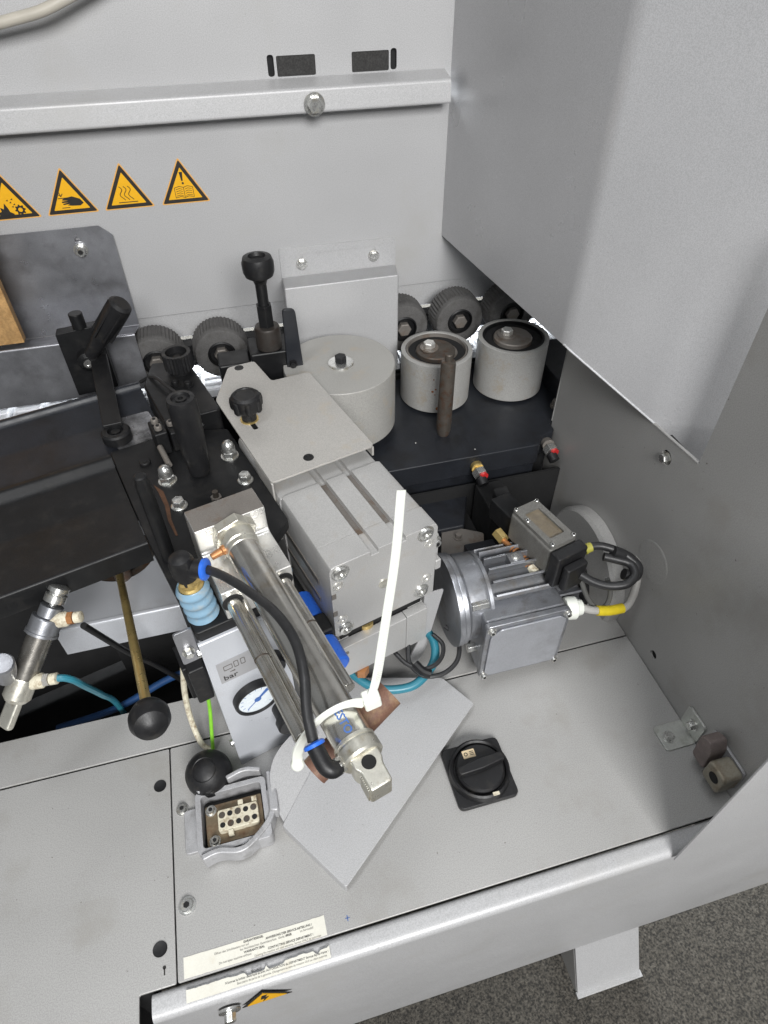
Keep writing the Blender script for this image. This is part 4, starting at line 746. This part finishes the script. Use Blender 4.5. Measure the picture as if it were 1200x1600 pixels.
# solenoid unit
t = T('solenoid_unit', 'dusty grey solenoid switch box perched above the motor', 'solenoid', (.41, .35, .13), 1); zt = .180
P(t, 'casing', MB().box(.3925, .4310, .3160, .3870, .134, .1760), DIRTG, .004)
P(t, 'top_frame', MB().prism(rpoly([(.394, .3165), (.4295, .3165), (.4295, .386), (.394, .386)], .003), .1765, .1805, XY, [rpoly([(.4015, .3290), (.4225, .3290), (.4225, .374), (.4015, .374)], .002)[::-1]]), DIRTG, .0006)
P(t, 'window', MB().box(.4010, .4230, .3285, .3745, .1762, .1778), mat('amber_window', (.14, .115, .08), .35, 0, .3, 80, .1, 600), .0003)
for x, y in ((.3965, .3195), (.4270, .3195), (.3965, .383), (.4270, .383), (.3965, .362)): screw(t, (x, y, .1805), (0, 0, 1), .0026, .002, STEEL, hexs=False, washer=False)
P(t, 'plug', MB().prism(rpoly([(.3905, .300), (.4330, .300), (.4330, .3150), (.3905, .3150)], .003), .130, .1770), RUBBER, .002); P(t, 'plug_nose', MB().prism(rpoly([(.397, .2890), (.427, .2890), (.427, .2995), (.397, .2995)], .004), .130, .165), RUBBER, .002)
pts = [(.3870+.0052*math.cos(a*.9), .368-.0011*a*.62, .1340+.0052*math.sin(a*.9)) for a in range(0, 49)]
P(t, 'spring', MB().tube(pts, .0013, 7, 2), BRONZE); P(t, 'spring_rod', MB().cyl((.387, .385, .134), (.387, .325, .134), .0034), BRONZE); P(t, 'brass_end', MB().cyl((.387, .384, .134), (.387, .398, .136), .0075, n=6), BRASS); P(t, 'tip', MB().cyl((.387, .334, .134), (.387, .324, .134), .0055, n=8), CREAM)
P(t, 'bracket', MB().box(.398, .426, .388, .430, .130, .1600), BLACK, .002)
S('plug_cable', 'thick black plug cable bending down from the solenoid plug', 'cable', MB().tube([(.331, .3895, .146), (.342, .378, .143), (.356, .3685, .143), (.374, .364, .146), (.387, .371, .150), (.388, .384, .153), (.376, .392, .155), (.362, .399, .157)], .0050, 12, 8), CABLE, (.37, .38, .15))
S('plug_cable', 'short black plug cable with yellow marking above the solenoid plug', 'cable', MB().tube([(.336, .4075, .160), (.347, .4110, .163), (.360, .4100, .164), (.374, .4030, .162), (.386, .3940, .158), (.394, .385, .153)], .0046, 12, 8), CABLE, (.37, .40, .16))
S('cable_marker', 'small yellow-green marker ring on the short plug cable', 'marker', MB().tube([(.3420, .4097, .1618), (.3465, .4109, .1629), (.3510, .4112, .1636)], .0058, 12, 3), mat('marker_yellow', (.32, .30, .05), .5, 0, .1, 60), (.3465, .411, .163))
S('cable_bundle', 'knotted black cable bundle tied near the side wall', 'cable', MB().tube([(.372, .399, .163), (.383, .396, .158), (.394, .392, .150), (.398, .382, .145), (.390, .374, .142), (.378, .378, .146)], .0066, 12, 8), CABLE, (.385, .39, .15))
S('thin_cable', 'thin dark grey cable sagging below the solenoid plug', 'cable', MB().tube([(.335, .392, .135), (.343, .383, .112), (.354, .374, .097), (.365, .372, .100), (.370, .378, .115), (.366, .386, .132)], .0030, 10, 8), mat('thin_grey_sheath', (.10, .10, .095), .5, 0, .1, 60), (.35, .38, .1))
# ---------------------------------------------------------------- left foreground: tray, brass lever, small cylinder, tubes
t = T('light_tray', 'pale grey folded tray with round hole beneath the feed shelf', 'tray', (-.19, .56, .06))
P(t, 'top', MB().prism(rpoly([(-.252, .5065), (-.108, .5065), (-.108, .66), (-.252, .66)], .002), .0985, .100, XY, [circ(-.182, .602, .042, 32)[::-1]]), PANEL)
P(t, 'front_fold', MB().sheet(fillet([(.5064, .0995), (.5030, .0990), (.5030, .0555)], .004), -.0015, -.252, -.108, YZ), PANEL)
P(t, 'rusty_ring', MB().lathe((-.182, .602, .080), (0, 0, 1), [(.041, 0), (.041, .018), (.030, .018), (.030, .004), (0, .004)], 32), RUSTY)
P(t, 'strut', MB().box(-.24, -.12, .60, .605, -.149, .0795), BLACKD)
t = T('brass_lever', 'long brass rod lever with black ball knob over the sump', 'lever', (-.176, .545, .10)); p0, p1 = Vector((-.176, .546, .1375)), Vector((-.1115, .279, .256)); d_ = (p1-p0).normalized()
P(t, 'rod', MB().cyl(p0-d_*.02+Vector((0, .01, -.01)), p1, .0042, n=20), BRASS)
P(t, 'knob', MB().lathe(p1-d_*.004, d_, [(.0065, 0), (.0080, .003), (.0125, .0075), (.0150, .014), (.0150, .020), (.0120, .0265), (.0060, .030), (0, .0305)], 32), RUBBER)
P(t, 'pivot', MB().cyl((-.178, .566, .0865), (-.178, .566, .135), .010), RUSTY)
t = T('small_cylinder', 'slim steel air cylinder with push-in fittings over the sump', 'cylinder', (-.235, .40, .16)); A, B = Vector((-.1977, .4443, .2293)), Vector((-.2687, .3720, .1397)); d_ = (B-A).normalized()
P(t, 'rod_end', MB().lathe(A-d_*.004, d_, [(.0055, 0), (.0095, .002), (.0095, .006), (.0070, .0065), (.0070, .009), (.0098, .0095), (.0098, .0165), (.0050, .017)], 18), STEEL)
P(t, 'rod', MB().cyl(A+d_*.012, A+d_*.030, .0035), STEEL); P(t, 'gland', MB().lathe(A+d_*.016, d_, [(.0085, 0), (.0105, .001), (.0105, .011), (.0095, .012)], 20), CAST)
P(t, 'front_cap', MB().lathe(A+d_*.028, d_, [(.0138, 0), (.0145, .001), (.0145, .014), (.0155, .0145), (.0155, .017), (.013, .018)], 12), CAST); P(t, 'barrel', MB().cyl(A+d_*.045, A+d_*.090, .0118, n=28), mat('grimy_barrel', (.30, .285, .26), .3, .85, .15, 40, 0, 900, .1, 600, (.10, .09, .08), .6, 60))
P(t, 'rear_cap', MB().lathe(A+d_*.088, d_, [(.0122, 0), (.0128, .002), (.0128, .020), (.010, .024)], 20), CLEV); P(t, 'rear_eye', MB().obox(A+d_*.124, d_*.016, perp(d_)[0]*.008, perp(d_)[1]*.004), CLEV, .003)
for s_, nm in ((.036, 1), (.098, 0)):
    q = A+d_*s_+Vector((.008, .0, .003)); dx = Vector((.9, -.15, .1)).normalized(); f_ = P(t, 'fitting', MB().lathe(q, dx, [(.0070, 0), (.0074, .001), (.0074, .013), (.006, .015)], 16), WHITE if False else CREAM)
    P(f_, 'nut', MB().cyl(q+dx*.015, q+dx*.020, .0062, n=6), BRONZE if nm else ALUB); P(f_, 'tip', MB().lathe(q+dx*.020, dx, [(.0035, 0), (.0055, .001), (.0055, .007), (.003, .008)], 14), CREAM)
P(t, 'pivot_knob', MB().lathe((-.2480, .387, .207), (.3, -.3, 1), [(.009, -.030), (.0105, -.010), (.0105, .004), (.009, .006), (0, .0065)], 22), ZINC)
S('teal_stub_hose', 'short teal hose stub leaving the slim air cylinder', 'hose', MB().tube([(-.2145, .3875, .1704), (-.208, .3870, .1685), (-.2025, .388, .160), (-.2005, .394, .140), (-.203, .42, .08), (-.21, .455, .0), (-.215, .47, -.12)], .0034, 10, 6), TEAL, (-.2, .37, .16))
S('black_hose', 'black hose hanging from the upper fitting into the sump', 'hose', MB().tube([(-.182, .415, .205), (-.176, .425, .17), (-.168, .445, .11), (-.15, .465, .04), (-.12, .475, -.05), (-.10, .48, -.14)], .0032, 10, 6), BLACK, (-.17, .44, .1))
S('white_tube', 'thin white tube curving beside the gauge box onto the strip', 'tube', MB().tube([(-.110, .404, .118), (-.118, .404, .075), (-.121, .396, .035), (-.116, .377, .010), (-.106, .366, .0035)], .0032, 10, 8), WHITE if False else CREAM, (-.115, .38, .003))
S('earth_wire', 'bright green earth wire standing beside the white tube', 'wire', MB().tube([(-.093, .392, .090), (-.096, .388, .055), (-.1010, .376, .022), (-.1040, .3655, .0028)], .0021, 10, 6), GREEN, (-.1, .37, .003))
S('terminal_block', 'black terminal block on the left flank of the gauge box', 'terminal', MB().box(-.004, .0163, .3930, .425, .095, .150).box(.0, .0160, .3930, .41, .1505, .160), RUBBER, (.006, .41, .095), 1, .0015)
